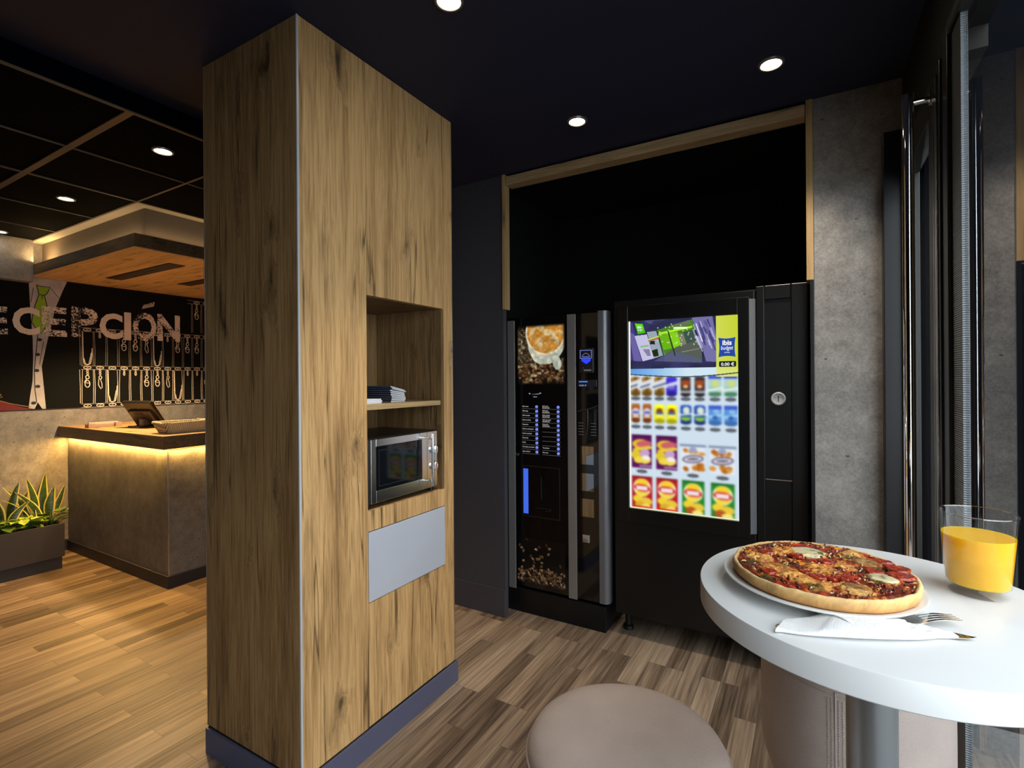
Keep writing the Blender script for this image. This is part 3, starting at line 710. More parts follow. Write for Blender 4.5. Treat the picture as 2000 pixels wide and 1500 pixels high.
# ------------------------------------------------------------------ oak cupboard with niche
XA, XB, YA, YB, ZP, ZT = -1.4238, -1.9786, 1.0601, 1.8786, .095, 2.6185
cu = thing('cupboard', 'tall knotty oak cupboard with open niche and silver drawer', 'cupboard', (-1.70, 1.47, 0))
OAKSHADE = oak('oak_shaded_side', (.36,.215,.090,1), (.235,.130,.050,1), (.05,.031,.015,1))  # darker copy of the oak: the side's shade is painted into its colour
mk('side_panel', MB().box(XB, XA-.003, YA, YA+.02, ZP, ZT), OAKSHADE, cu)
mk('corner_strip', MB().box(XA-.0035, XA+.0016, YA-.0016, YA+.0055, ZP, ZT), simple('corner_aluminium', (.62, .64, .68, 1), .35, .25), cu)
mk('front_panel', MB().box(XA-.02, XA, YA+.0065, 1.3530, ZP+.002, ZT), OAK, cu, bevel=.0008)
mk('upper_door', MB().box(XA-.02, XA, 1.3546, 1.8128, 1.7365, ZT), OAK, cu, bevel=.0008)
mk('end_panel', MB().box(XB, XA, 1.8142, YB, ZP+.002, ZT), OAK, cu, bevel=.0008)
mk('end_strip', MB().box(XA-.002, XA+.0008, YB, YB+.0025, ZP, ZT).box(XB-.0025, XB, YA-.001, YA+.004, ZP, ZT), ALU, cu)
mk('lower_door', MB().box(XA-.02, XA, 1.3546, 1.8128, ZP+.004, .5660), OAK, cu, bevel=.0008)
mk('drawer', MB().box(XA-.02, XA+.002, 1.3552, 1.8122, .5695, .8340), simple('silver_laminate', (.66, .70, .80, 1), .34, .35, nz=.02, nscale=4), cu, bevel=.001)
mk('niche_rail', MB().box(XA-.02, XA, 1.3546, 1.8128, .8375, .9150), OAK, cu, bevel=.0008)
mk('back_panel', MB().box(XB, XB+.012, YA+.02, 1.8142, ZP, ZT), OAKSHADE, cu)
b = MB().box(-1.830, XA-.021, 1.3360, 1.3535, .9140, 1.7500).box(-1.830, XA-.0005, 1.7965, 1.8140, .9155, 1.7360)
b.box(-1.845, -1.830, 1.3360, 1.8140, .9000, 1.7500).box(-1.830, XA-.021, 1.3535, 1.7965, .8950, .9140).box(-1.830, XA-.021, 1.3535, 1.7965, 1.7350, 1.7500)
mk('niche_lining', b, oak('oak_niche_shaded', (.225,.135,.056,1), (.145,.082,.032,1), (.04,.024,.012,1)), cu)  # shade inside the niche is put into this darker oak colour
mk('shelf', MB().box(-1.828, -1.4290, 1.3540, 1.7960, 1.2985, 1.3200), oak('oak_shelf', (.50,.35,.17,1), (.42,.28,.13,1), (.2,.13,.06,1), horiz='y'), cu, bevel=.0008)
b = MB().box(XB+.008, XA+.012, YA-.014, YA+.01, 0, ZP-.001).box(XA-.012, XA+.012, YA+.01, YB+.012, 0, ZP-.001).box(XB+.008, XA-.012, YB, YB+.012, 0, ZP-.001)
mk('plinth', b, PLINTH, cu, bevel=.001)
mk('plinth_joint', MB().box(XB+.01, XA+.003, YA-.004, YB+.004, ZP-.0012, ZP+.0022), BLACKP, cu)

# ------------------------------------------------------------------ microwave
mw = thing('microwave', 'stainless steel microwave oven in the cupboard niche', 'microwave', (-1.60, 1.58, .9150))
MX = -1.4360
MWB = simple('microwave_body', (.020, .014, .012, 1), .35, .3)
mk('body', MB().box(-1.775, MX-.012, 1.3665, 1.7780, .930, 1.186), MWB, mw, bevel=.003)
def frame_box(mb, x0, x1, y0, y1, z0, z1, iy0, iy1, iz0, iz1):
    mb.box(x0, x1, y0, iy0, z0, z1).box(x0, x1, iy1, y1, z0, z1).box(x0, x1, iy0, iy1, z0, iz0).box(x0, x1, iy0, iy1, iz1, z1)
b = MB(); frame_box(b, MX-.0125, MX, 1.3820, 1.7085, .934, 1.183, 1.4085, 1.6760, .981, 1.153)
dr = mk('door', b, STEEL, mw, bevel=.0015)
mk('door_window', MB().box(MX-.0118, MX-.003, 1.4088, 1.6757, .9813, 1.1527), simple('oven_glass', (.004, .005, .007, 1), .06, spec=.3), dr)
b = MB(); frame_box(b, MX-.0028, MX-.0024, 1.425, 1.655, .995, 1.138, 1.428, 1.652, .998, 1.135)
mk('window_border', b, simple('oven_border', (.012, .014, .018, 1), .4), dr)
HB, HYY = MX+.040, 1.6990
hd = mk('handle', MB().tube([(HB, HYY, .950), (HB, HYY, 1.178)], .0062, 16), CHROME, dr, smooth=True)
for z in (1.158, .972): mk('handle_post', MB().tube([(MX, HYY-.002, z), (HB, HYY, z)], .0042, 12), CHROME, hd, smooth=True)
mk('control_panel', MB().box(MX-.0125, MX-.0005, 1.7100, 1.7780, .934, 1.183), STEEL, mw, bevel=.0015)
for z in (1.102, 1.030):
    kb = mk('knob', MB().lathe([(.019, 0), (.0185, .010), (.0165, .013), (.0001, .0135)], (MX-.0005, 1.752, z), 32, axis='x', cap0=False, cap1=False), CHROME, mw, smooth=True)
    mk('knob_grip', MB().box(MX+.0125, MX+.020, 1.7495, 1.7545, z-.0165, z+.0165), CHROME, kb, bevel=.001)
for y in (1.385, 1.760):
    for x in (-1.46, -1.75): mk('foot', MB().lathe([(.010, 0), (.010, .0155)], (x, y, .9150), 14), BLACKP, mw, smooth=True)

# ------------------------------------------------------------------ leaflets on the shelf
PAGES = NT('page_edges'); wv = PAGES.n('ShaderNodeTexWave', {'Vector': PAGES.coord(), 'Scale': 330.0, 'Distortion': 1.0}, bands_direction='Z').outputs[1]
PAGES.bsdf(Base_Color=PAGES.mix(wv, (.42, .43, .46, 1), (.72, .73, .77, 1)), Roughness=.7); PAGES = PAGES.m
COVER = simple('leaflet_cover', (.055, .065, .095, 1), .35); WHITEP = simple('white_leaflet', (.72, .72, .78, 1), .6)
zz = 1.3202
for k in range(8):
    th = (.0075, .0068, .0060, .0066, .0055, .0060, .0050, .0052)[k]
    dx, dy, lift = random.uniform(-.006, .006), random.uniform(-.004, .004), .0015*k
    L = tag(mk('leaflet', MB(), [PAGES, COVER], None, (-1.575+dx, 1.575+dy, zz)), 'thick leaflet in the fanned pile on the cupboard shelf' if k < 7 else 'topmost dark covered leaflet on the fanned shelf pile', 'leaflet', 'leaflets in the fanned pile')
    me = L.data; n = 8; vs = []; fs = []; mi = []
    for i in range(n+1):
        y = -.040+.083*i/n; cz = -.0016*k*((i/n-.45)*1.6) if k else 0
        for x in (-.105, .100):
            vs += [(x, y, cz+.0012*k*0), (x, y, cz+th)]
    for i in range(n):
        a, c_ = i*4, i*4+4
        fs += [(a, c_, c_+2, a+2), (a+1, a+3, c_+3, c_+1), (a, a+1, c_+1, c_), (a+2, c_+2, c_+3, a+3)]; mi += [1, 1, 0, 0]
    fs += [(0, 2, 3, 1), (n*4, n*4+1, n*4+3, n*4+2)]; mi += [1, 1]
    me.clear_geometry(); me.from_pydata(vs, [], fs); me.polygons.foreach_set('material_index', mi); me.update()
    zz += th+.0017
zz = 1.3202
for k in range(3):
    tag(mk('flyer', MB().box(-1.62, -1.4520-.003*k, 1.3600, 1.4560+.003*((k*5) % 3), zz, zz+.0060), WHITEP, None, (-1.53, 1.41, zz), bevel=.0008), 'white folded flyer in the small pile at the left shelf end', 'flyer', 'white flyers at the left shelf end')
    zz += .0064

# ------------------------------------------------------------------ coffee machine
CX0, CX1, CF = -1.606, -.946, 2.645
cm = thing('coffee_machine', 'tall black coffee vending machine with backlit cup picture', 'coffee machine', (-1.275, 3.0, 0))
BODY = simple('machine_black', (.0035, .0035, .0037, 1), .45, spec=.3)
mk('cabinet_body', MB().box(CX0+.004, CX1-.004, CF+.022, 3.40, .160, 1.785), BODY, cm, bevel=.004)
mk('base', MB().box(CX0+.006, CX1-.016, CF-.004, 3.36, .0, .142), simple('base_black', (.005, .005, .0055, 1), .34, spec=.3), cm, bevel=.003)
dp = mk('front_door', MB().box(CX0, -.968, CF, CF+.022, .158, 1.785), BLACKG, cm, bevel=.003)
GS = simple('grey_strip', (.235, .225, .22, 1), .40, .5)
mk('side_strip', MB().box(-1.587, -1.537, CF-.006, CF, .135, 1.770), GS, cm, bevel=.002)
mk('side_strip', MB().box(-1.185, -1.132, CF-.006, CF, .150, 1.783), GS, cm, bevel=.002)
b = MB(); n = 10; vs = []; 
prof = [(-.996, CF), (-.996, CF-.006), (-.972, CF-.006)]+[(-.972+.030*math.sin(a), CF-.006+.032*(1-math.cos(a))) for a in np.linspace(.2, PI/2, 7)]+[(-.942, CF+.06)]
b.prism([(x, y) for x, y in prof]+[(-.96, CF+.06)], .160, 1.790, lambda u, v, w_: (u, v, w_))
mk('side_strip', b, simple('rounded_strip', (.15, .152, .17, 1), .36, .5), cm, smooth=True, ang=50)
# backlit photograph: cup of coffee among beans
def beans(p, cells, cols, seed, dark=.25):
    r = np.random.default_rng(seed)
    for u, v, s in cells:
        a = r.uniform(0, PI); c = np.array(cols[r.integers(len(cols))])*r.uniform(.6, 1.1)
        ru, rv = s, s*p.w/p.h*.66
        p.ell(u, v, ru*1.12, rv*1.2, c*dark, 1, a); p.ell(u, v, ru, rv, c*.62, 1, a)
        p.ell(u-.12*ru, v-.25*rv, ru*.75, rv*.6, c, .8, a); p.ell(u, v, ru*.85, rv*.14, c*.2, .9, a)
p = Pic(150, 180, (14, 9, 6)); r = np.random.default_rng(3)
cells = []
for row in range(26):
    v = .05+row*.032; s = .020+.0006*row
    for q in range(9):
        u = .0+q*.050+(row % 2)*.025+r.uniform(-.006, .006)
        if u < .50: cells.append((u+.01, v, s))
beans(p, cells, [(150, 122, 82), (126, 96, 60), (168, 142, 100), (110, 84, 56)], 1)
cells = [(r.uniform(.0, 1), v+r.uniform(-.02, .02), r.uniform(.036, .052)) for v in np.linspace(.68, .95, 9) for _ in range(17)]
beans(p, cells, [(168, 112, 62), (130, 78, 40), (196, 146, 92), (94, 54, 30), (150, 98, 56)], 2)
# cup body, handle, rim, coffee
p.poly([(.20, .20), (.26, .45), (.36, .60), (.47, .655), (.70, .655), (.80, .61), (.92, .50), (1.0, .38), (1.0, .1)], (196, 202, 184))
p.poly([(.235, .36), (.30, .52), (.40, .62), (.50, .65), (.44, .56), (.36, .46)], (226, 226, 206), .8)
p.poly([(.70, .50), (.86, .48), (.92, .62), (.93, .70), (.885, .745), (.82, .755), (.775, .70)], (190, 198, 182)); p.poly([(.71, .56), (.77, .70), (.80, .74), (.80, .62)], (150, 160, 146), .8)
p.ell(.60, .13, .415, .385, (238, 226, 196)); p.ell(.605, .125, .385, .352, (196, 134, 54))
p.ell(.605, .10, .35, .31, (206, 142, 58)); p.ell(.62, .19, .27, .20, (208, 140, 50))
foam = np.zeros((180, 150)); fn2 = vnoise(180, 150, 26, 20, 8)
for u, v, ru, rv, a in ((.62, .13, .22, .07, .5), (.78, .18, .14, .08, 1.0), (.84, .28, .06, .11, -.1), (.48, .27, .065, .08, .2), (.51, .335, .045, .065, .1), (.34, .10, .08, .06, -.6), (.50, .03, .12, .06, .2)):
    du = (p.U-u)*150; dv = (p.V-v)*180; ca, sa = math.cos(a), math.sin(a)
    foam = np.maximum(foam, 1-np.hypot((du*ca+dv*sa)/(ru*150), (-du*sa+dv*ca)/(rv*180)))
p.put(np.clip((foam+(fn2-.5)*.8-.08)*3.2, 0, 1)*(foam > -.3)*.8, (224, 206, 164))
p.a *= (.82+.3*vnoise(180, 150, 22, 18, 5))[..., None]
edge = np.clip(np.minimum(p.V/.05, (1-p.V)/.06), 0, 1)*np.clip(np.minimum(p.U/.03, (1-p.U)/.05), 0, 1); p.a *= edge[..., None]
p.blur(.8)
p.mesh('cup_picture', lambda u, v: (-1.519+u*.318, CF-.0012, 1.378+v*.357), attr_emis('backlit_picture', .85), dp)
# lower printed picture: falling beans, its brightness put in as emission
p = Pic(140, 130, (1, 1, 1)); r = np.random.default_rng(9); cells = []
for k in range(150):
    u = r.uniform(.02, 1); top = .62+.10*abs(u-.45)*1.2-.22*max(0, u-.8)*2
    v = r.uniform(top, .97)
    cells.append((u, v, r.uniform(.026, .040)))
cells.sort(key=lambda q: q[1])
cells += [(u, v, .034) for u, v in ((.20,.06),(.05,.20),(.09,.25),(.13,.31),(.47,.18),(.40,.24),(.62,.12),(.68,.18),(.66,.30),(.29,.40),(.33,.45),(.36,.52),(.50,.38),(.53,.37),(.46,.43),(.42,.44),(.52,.50),(.35,.60),(.51,.58),(.66,.62),(.13,.52),(.9,.50))]
beans(p, cells, [(172, 122, 72), (134, 86, 46), (210, 172, 124), (100, 60, 34), (186, 146, 98)], 4, .06)
fade = np.clip((p.V-.0)/.02, 0, 1)*np.clip((1-p.V)/.10, .2, 1); p.a *= fade[..., None]; p.blur(.6)
p.mesh('bean_picture', lambda u, v: (-1.526+u*.318, CF-.0012, .178+v*.282), attr_emis('emissive_print', .62), dp)
# status lights, selection list and buttons
b = MB()
for x, w_, z in ((-1.436, .010, 1.325), (-1.363, .009, 1.328)): b.box(x-w_/2, x+w_/2, CF-.0015, CF, z-.0028, z+.0028)
for q in range(7): b.box(-1.422+q*.008, -1.4200+q*.008, CF-.0015, CF, 1.320, 1.321+.0012*q)
b.box(-1.411, -1.386, CF-.0015, CF, 1.304, 1.3075)
mk('status_lights', b, emis('status_led', (.85, .90, 1, 1), .45), dp)
BTN = simple('blue_button', (.10, .13, .42, 1), .3, emit=(.22, .30, .95, 1), estr=.62)
TXT = emis('label_emissive', (.86, .82, .76, 1), .75); LINE = emis('label_line_emissive', (.70, .68, .66, 1), .22)  # label print and lines glow by their own emission colour
names1 = ['Café corto', 'Café largo', 'Café cortado', 'Café con leche', 'Capuccino', 'Café con chocolate', 'Leche manchada', 'Chocolate', 'Leche', 'Chocolate con leche', 'Agua caliente']
names2 = ['Café corto', 'Café largo', 'Café cortado', 'Café con leche', 'Capuccino', '', '', '', '', 'Té al limón', 'Solo vaso']
bt, bl = MB(), MB(); FY = lambda u, v: (u, CF-.0013, v)
for k in range(11):
    z = 1.2470-.02705*k
    for col, nm in ((0, names1[k]), (1, names2[k])):
        xl, xb = (-1.489, -1.3885) if col == 0 else (-1.352, -1.2465)
        bl.box(xl, xb+.014, CF-.0010, CF, z-.0140, z-.0128)
        ob = mk('selection_button', MB().lathe([(.0088, 0), (.0086, -.004), (.0070, -.0055), (.0001, -.006)], (xb, CF, z), 20, axis='y', cap0=False, cap1=False), BTN, dp, smooth=True)
        if nm:
            if col == 0 or k > 8: add_text(bt, nm, FY, xl+.002, None, z-.0025, None, .003, em=.0098)
            else:
                add_text(bt, nm, FY, xl+.002, None, z+.0014, None, .004, em=.0094); add_text(bt, 'descafeinado', FY, xl+.002, None, z-.0080, None, .004, em=.0094)
mk('label_print', bt, TXT, dp); mk('label_lines', bl, LINE, dp)
mk('lock', MB().lathe([(.010, 0), (.010, -.003), (.006, -.005), (.0001, -.005)], (-1.522, CF, .955), 20, axis='y', cap0=False, cap1=False), CHROME, dp, smooth=True)
b = MB()
for x0, x1, z0, z1 in ((-1.490, -1.238, .885, .893), (-1.490, -1.238, .585, .592), (-1.490, -1.484, .592, .885), (-1.244, -1.238, .592, .885)): b.box(x0, x1, CF-.004, CF, z0, z1)
ds = mk('cup_dispenser', b, simple('dispenser_frame', (.012, .012, .013, 1), .25), dp, bevel=.001)
mk('dispenser_light', MB().box(-1.482, -1.450, CF-.0030, CF, .602, .872), emis('dispenser_led', (.07, .18, 1, 1), .80), ds)
b = MB().tube([(-1.360, CF-.004, .70), (-1.360, CF-.004, .83)], .003, 8).tube([(-1.40, CF-.006, .645), (-1.30, CF-.006, .645)], .003, 8).tube([(-1.335, CF-.004, .632), (-1.300, CF-.010, .636), (-1.295, CF-.004, .644)], .003, 8)
mk('cup_guide', b, simple('guide_metal', (.05, .05, .05, 1), .3, .8), ds, smooth=True)
# payment column
b = MB(); b.box(-1.108, -1.022, CF-.012, CF, 1.445, 1.585)
rd = mk('card_reader', b, simple('reader_black', (.012, .012, .016, 1), .25), dp, bevel=.003)
frame = MB(); 
for a_, c_, e_, f_ in ((-1.102, -1.030, 1.570, 1.574), (-1.102, -1.030, 1.526, 1.530), (-1.102, -1.098, 1.526, 1.574), (-1.034, -1.030, 1.526, 1.574)): frame.box(a_, c_, CF-.0135, CF-.0118, e_, f_)
frame.strip([(-1.090+.048*k/8, 1.538+.018*math.sin(PI*k/8)) for k in range(9)], .003, lambda u, v: (u, CF-.0128, v)); frame.box(-1.088, -1.044, CF-.0130, CF-.0118, 1.534, 1.538)
mk('reader_screen', frame, emis('reader_screen', (.22, .28, .75, 1), .65), rd)
g = MB().flat([(-1.094, 1.524), (-1.092, 1.512), (-1.072, 1.500), (-1.064, 1.494), (-1.056, 1.500), (-1.038, 1.512), (-1.036, 1.524)], lambda u, v: (u, CF-.0125, v))
mk('reader_glow', g, emis('reader_blue', (.02, .04, 1, 1), 1.6), rd)
mk('reader_slot', MB().box(-1.080, -1.034, CF-.0135, CF-.0118, 1.456, 1.464).box(-1.086, -1.080, CF-.0135, CF-.0118, 1.472, 1.475), simple('slot_metal', (.45, .42, .42, 1), .3, .6), rd)
lc = mk('credit_display', MB().box(-1.121, -1.005, CF-.004, CF, 1.366, 1.406), simple('display_frame', (.012, .012, .02, 1), .2), dp, bevel=.002)
b = MB().box(-1.112, -1.060, CF-.0046, CF-.0039, 1.392, 1.399); mk('display_glow', b, emis('display_blue', (.10, .30, .95, 1), .8), lc)
b = MB(); add_text(b, '0.00 €', lambda u, v: (u, CF-.0044, v), -1.110, -1.068, 1.370, 1.379, .02); mk('display_text', b, emis('display_print', (.35, .55, 1, 1), .7), lc)
b = MB()
for q in range(5):
    z = 1.160-.0165*q
    b.box(-1.119, -1.088, CF-.002, CF, z, z+.0022).box(-1.044, -1.012, CF-.002, CF, z-.001, z+.0012)
mk('slot_pattern', b, simple('slot_grey', (.16, .15, .15, 1), .4), dp)
b = MB().tube([(-1.122, CF-.003, 1.225), (-1.09, CF-.006, 1.236), (-1.06, CF-.004, 1.240), (-1.02, CF-.006, 1.252), (-1.004, CF-.003, 1.262)], .003, 8).tube([(-1.062, CF-.002, 1.24), (-1.06, CF-.005, 1.15), (-1.075, CF-.002, 1.06)], .0022, 8)
mk('coin_shield', b, simple('shield_plastic', (.03, .03, .03, 1), .15), dp, smooth=True)
MIRR = simple('mirror_tile', (.26, .26, .27, 1), .03, 1.0)
for z0, z1 in ((.927, 1.030), (.777, .877), (.631, .733)): mk('mirror_tile', MB().box(-1.110, -1.028, CF-.0015, CF, z0, z1), MIRR, dp)
kn = mk('coin_return', MB().box(-1.096, -1.054, CF-.010, CF, .487, .529), simple('return_metal', (.50, .46, .43, 1), .3, .7), dp, bevel=.003)
mk('return_flap', MB().box(-1.090, -1.060, CF-.014, CF-.0098, .491, .512), simple('flap_metal', (.32, .29, .27, 1), .3, .7), kn, bevel=.002)

# ------------------------------------------------------------------ vending machine with large screen
VF = 2.655; VX0, VX1 = -.912, .020
vm = thing('vending_machine', 'wide black snack vending machine with bright touch screen', 'vending machine', (-.44, 3.0, 0))
VB = simple('vending_black', (.0042, .0042, .0045, 1), .34, spec=.35)
mk('cabinet_body', MB().box(VX0, VX1, VF+.055, 3.42, .115, 1.845), BODY, vm, bevel=.006)
mk('main_door', MB().box(VX0, -.1990, VF, VF+.055, .125, 1.838), VB, vm, bevel=.008, seg=3)
sd = MB(); frame_box2 = None
def framexz(mb, x0, x1, z0, z1, ix0, ix1, iz0, iz1, y0, y1):
    mb.box(x0, ix0, y0, y1, z0, z1).box(ix1, x1, y0, y1, z0, z1).box(ix0, ix1, y0, y1, z0, iz0).box(ix0, ix1, y0, y1, iz1, z1)
framexz(sd, -.1965, VX1, .125, 1.850, -.160, -.048, .928, 1.782, VF, VF+.055)
rd = mk('service_door', sd, VB, vm, bevel=.004)
mk('recess_panel', MB().box(-.162, -.046, VF+.012, VF+.05, .926, 1.784), VB, rd)
mk('recess_lip', MB().box(-.160, -.048, VF-.001, VF+.004, .9270, .9305), simple('lip_metal', (.55, .45, .36, 1), .3, .8), rd)
lk = mk('lock', MB().lathe([(.031, .0), (.031, -.010), (.026, -.013), (.0225, -.011), (.0215, -.004)], (-.103, VF+.012, 1.312), 40, axis='y', cap0=False, cap1=False).lathe([(.0215, -.004), (.0001, -.004)], (-.103, VF+.012, 1.312), 40, axis='y', cap0=False, cap1=False), simple('lock_grey', (.48, .48, .49, 1), .4), rd, smooth=True)
mk('key_slot', MB().box(-.1045, -.1015, VF+.0055, VF+.0085, 1.299, 1.325), BLACKP, lk)
b = MB(); framexz(b, -.880, -.2235, .640, 1.800, -.8210, -.2745, .7155, 1.7190, VF-.026, VF)
sf = mk('screen_frame', b, simple('frame_black', (.0038, .0038, .004, 1), .28, spec=.35), vm, bevel=.003)
b = MB().prism([(-.2235, VF-.026), (-.1985, VF-.004), (-.1985, VF), (-.2235, VF)], .662, 1.790, lambda u, v, w_: (u, v, w_))
mk('frame_edge', b, simple('edge_grey', (.17, .17, .18, 1), .35, .3), sf)
for x in (-.873, -.02):
    for y in (2.766, 3.30): mk('foot', MB().lathe([(.030, 0), (.028, .02), (.018, .025), (.018, .116)], (x, y, 0), 24), BLACKP, vm, smooth=True)
# picture on the screen
W_, H_ = 300, 540
p = Pic(W_, H_, (206, 222, 236))
GR = np.linspace(0, 1, H_)[:, None]*np.ones((1, W_))
cx = [.066, .178, .298, .412, .542, .668, .800, .934]
tagc = (58, 62, 70)
def can(u, v0, v1, hw, base, extra):
    p.rect(u-hw, u+hw, v0+.012, v1-.012, base); p.ell(u, v0+.012, hw, .010, tuple(min(255, x*1.1) for x in base)); p.ell(u, v1-.012, hw, .013, tuple(x*.7 for x in base))
    for e in extra:
        k = e[0]
        if k == 'r': p.rect(u-hw*e[1], u+hw*e[1], v0+(v1-v0)*e[2], v0+(v1-v0)*e[3], e[4], .9)
        elif k == 'e': p.ell(u+hw*e[1], v0+(v1-v0)*e[2], hw*e[3], (v1-v0)*e[4], e[5], .95, e[6] if len(e) > 6 else 0)
        elif k == 'l': p.line(u-hw*1.25, v0+(v1-v0)*e[1], u+hw*1.25, v0+(v1-v0)*e[2], e[3], e[4], .95)
G, B_ = (140, 98, 30), (62, 44, 190)
r1 = (.295, .400)
for k in range(3): can(cx[k], *r1, .048, (150, 112, 50), [('r', .35, .05, .95, (108, 70, 20)), ('l', .52, .30, 11, (222, 228, 236)), ('l', .56, .36, 2.2, (60, 80, 120))])
can(cx[3], *r1, .050, (60, 44, 196), [('r', .5, .30, .55, (96, 84, 200)), ('l', .52, .32, 5, (214, 220, 236)), ('r', .6, .48, .66, (120, 110, 205))])
for k in (4, 5): can(cx[k], *r1, .046, (52, 46, 48), [('r', .8, .22, .42, (176, 76, 28)), ('r', .7, .42, .58, (150, 52, 22)), ('e', 0, .52, .5, .08, (232, 196, 130)), ('r', 1, .72, .84, (176, 182, 190)), ('r', .8, .62, .70, (70, 58, 56))])
for k in (6, 7): can(cx[k], *r1, .056, (176, 208, 196), [('r', 1, .0, .16, (44, 60, 190)), ('e', .1, .38, .42, .14, (214, 218, 96)), ('r', .95, .54, .62, (128, 190, 170)), ('r', .9, .78, .95, (58, 128, 84)), ('l', .70, .58, 3, (226, 236, 236))])
r2 = (.440, .542)
for k in (0, 1): can(cx[k], *r2, .042, (158, 84, 34), [('e', 0, .45, .95, .22, (214, 206, 214)), ('r', .75, .40, .52, (60, 84, 190)), ('r', .8, .66, .74, (236, 220, 214)), ('r', .9, .0, .14, (176, 100, 50))])
for k in (2, 3): can(cx[k], *r2, .050, (240, 232, 30), [('e', 0, .36, .6, .14, (120, 60, 30)), ('r', .72, .42, .54, (58, 92, 190)), ('r', .6, .56, .64, (246, 240, 160))])
for k in (4, 5): can(cx[k], *r2, .050, (42, 78, 170), [('e', .1, .30, .62, .18, (226, 236, 210)), ('r', .95, .44, .56, (24, 84, 150)), ('l', .53, .46, 2.2, (232, 240, 246)), ('e', 0, .72, .85, .10, (150, 200, 60)), ('r', .9, .60, .68, (84, 150, 70))])
for k in (6, 7): can(cx[k], *r2, .056, (86, 146, 216), [('r', 1, .02, .20, (54, 82, 200)), ('l', .62, .46, 4, (156, 204, 236)), ('e', 0, .62, .4, .10, (48, 90, 170)), ('e', .2, .32, .5, .1, (150, 190, 232)), ('r', .8, .80, .9, (60, 110, 196))])
for v in (.413, .563):
    for u in cx: p.ell(u, v, .046, .0085, tagc); p.rect(u-.022, u+.022, v-.002, v+.0025, (150, 154, 160))
# snack bags
bx = [.123, .362, .603, .860]
for k in (0, 1):
    u, v0, v1 = bx[k], .605, .782; p.rect(u-.098, u+.098, v0, v1, (92, 18, 84)); p.rect(u-.098, u+.098, v0, v0+.012, (70, 10, 64))
    p.ell(u-.01, v0+.050, .082, .026, (226, 190, 50)); p.ell(u+.02, v0+.048, .075, .017, (200, 96, 104), 1, -.12); p.line(u-.07, v0+.082, u+.08, v0+.066, 5, (230, 200, 60))
    p.ell(u-.055, v0+.108, .045, .026, (222, 196, 44)); p.ell(u-.03, v0+.135, .05, .018, (236, 212, 70)); p.ell(u+.03, v0+.098, .05, .022, (196, 160, 206), 1, -.2); p.ell(u+.03, v0+.132, .058, .022, (238, 216, 90)); p.ell(u+.045, v0+.122, .04, .012, (240, 238, 230)); p.line(u-.02, v0+.165, u+.09, v0+.165, 2, (190, 160, 196))
for k in (2, 3):
    u, v0, v1 = bx[k], .650, .782; p.rect(u-.108, u+.108, v0, v1, (224, 230, 240)); p.line(u-.11, v0-.002, u+.11, v0-.002, 3, (120, 140, 166))
    r = np.random.default_rng(k+11)
    for q in range(16): p.ell(u+r.uniform(-.085, .085), v0+r.choice([.02, .03, .035, .10, .11, .115])+r.uniform(-.006, .006), r.uniform(.018, .03), r.uniform(.009, .014), [(196, 120, 36), (214, 150, 70), (176, 96, 28)][q % 3], 1, r.uniform(-.6, .6))
    p.ell(u, v0+.018, .034, .013, (150, 160, 196)); p.ell(u, v0+.066, .096, .021, (104, 100, 124), 1, -.12); p.ell(u, v0+.066, .080, .013, (218, 218, 226), 1, -.12); p.ell(u, v0+.066, .055, .006, (110, 96, 120), 1, -.12)
for k in range(4): p.ell(bx[k], .800, .052, .0085, tagc); p.rect(bx[k]-.022, bx[k]+.022, .798, .8025, (150, 154, 160))
for k in range(4):
    u, v0 = bx[k], .826; base = (176, 30, 34) if k < 2 else (36, 130, 42)
    p.rect(u-.100, u+.100, v0, 1.0, base); p.rect(u-.100, u+.100, v0, v0+.010, tuple(x*.75 for x in base))
    p.ell(u, v0+.060, .086, .048, (246, 242, 214)); p.ell(u, v0+.040, .062, .026, (244, 206, 44)); p.ell(u, v0+.085, .062, .018, (240, 214, 70)); p.ell(u, v0+.062, .082, .020, (206, 56, 62), 1, .08); p.rect(u-.055, u+.055, v0+.052, v0+.074, (238, 222, 226))
    p.ell(u-.04, v0+.120, .05, .020, (238, 206, 52)); p.ell(u+.035, v0+.132, .062, .022, (232, 196, 60)); p.ell(u-.02, v0+.152, .05, .02, (214, 170, 40) if k < 2 else (176, 84, 30)); p.ell(u+.04, v0+.162, .05, .016, (244, 226, 120))
    if k < 2: p.rect(u-.1, u+.1, .985, 1.0, (214, 40, 34))
p.blur(2.6, .25, 1)
# header: lobby photograph, coloured band, yellow panel
dark = (46, 46, 84)
p.rect(0, .815, 0, .262, dark)
p.a[:int(.262*H_), :int(.815*W_)] *= (.75+.5*vnoise(int(.262*H_), int(.815*W_), 7, 9, 2))[..., None]
def hp(X, Y): return ((X-120)/1765., ((Y-(225-(X-120)*.0935))/3700.))   # the slanted snapshot
def P_(L): return [hp(*q) for q in L]
p.poly(P_([(400,190),(720,150),(860,130),(560,290),(420,230)]), (96, 100, 150), .6); p.poly(P_([(560,200),(1180,120),(1200,180),(660,380),(420,400)]), (44, 46, 78), .8)
p.poly(P_([(120,230),(190,250),(330,960),(120,1005)]), (70, 60, 128)); p.poly(P_([(120,420),(215,480),(350,1000),(210,1005)]), (104, 96, 160))
p.poly(P_([(225,510),(440,470),(560,930),(365,1000)]), (196, 192, 226)); p.poly(P_([(440,420),(600,400),(740,850),(560,930)]), (150, 166, 176))
p.poly(P_([(600,390),(900,260),(1190,160),(1210,300),(1330,830),(1100,860),(740,850)]), (72, 128, 34))
p.poly(P_([(640,430),(1000,330),(1190,280),(1195,310),(900,400),(660,470)]), (170, 236, 40)); p.poly(P_([(650,480),(800,440),(860,720),(720,760)]), (104, 176, 22)); p.poly(P_([(815,430),(950,400),(1010,640),(880,720)]), (132, 206, 26))
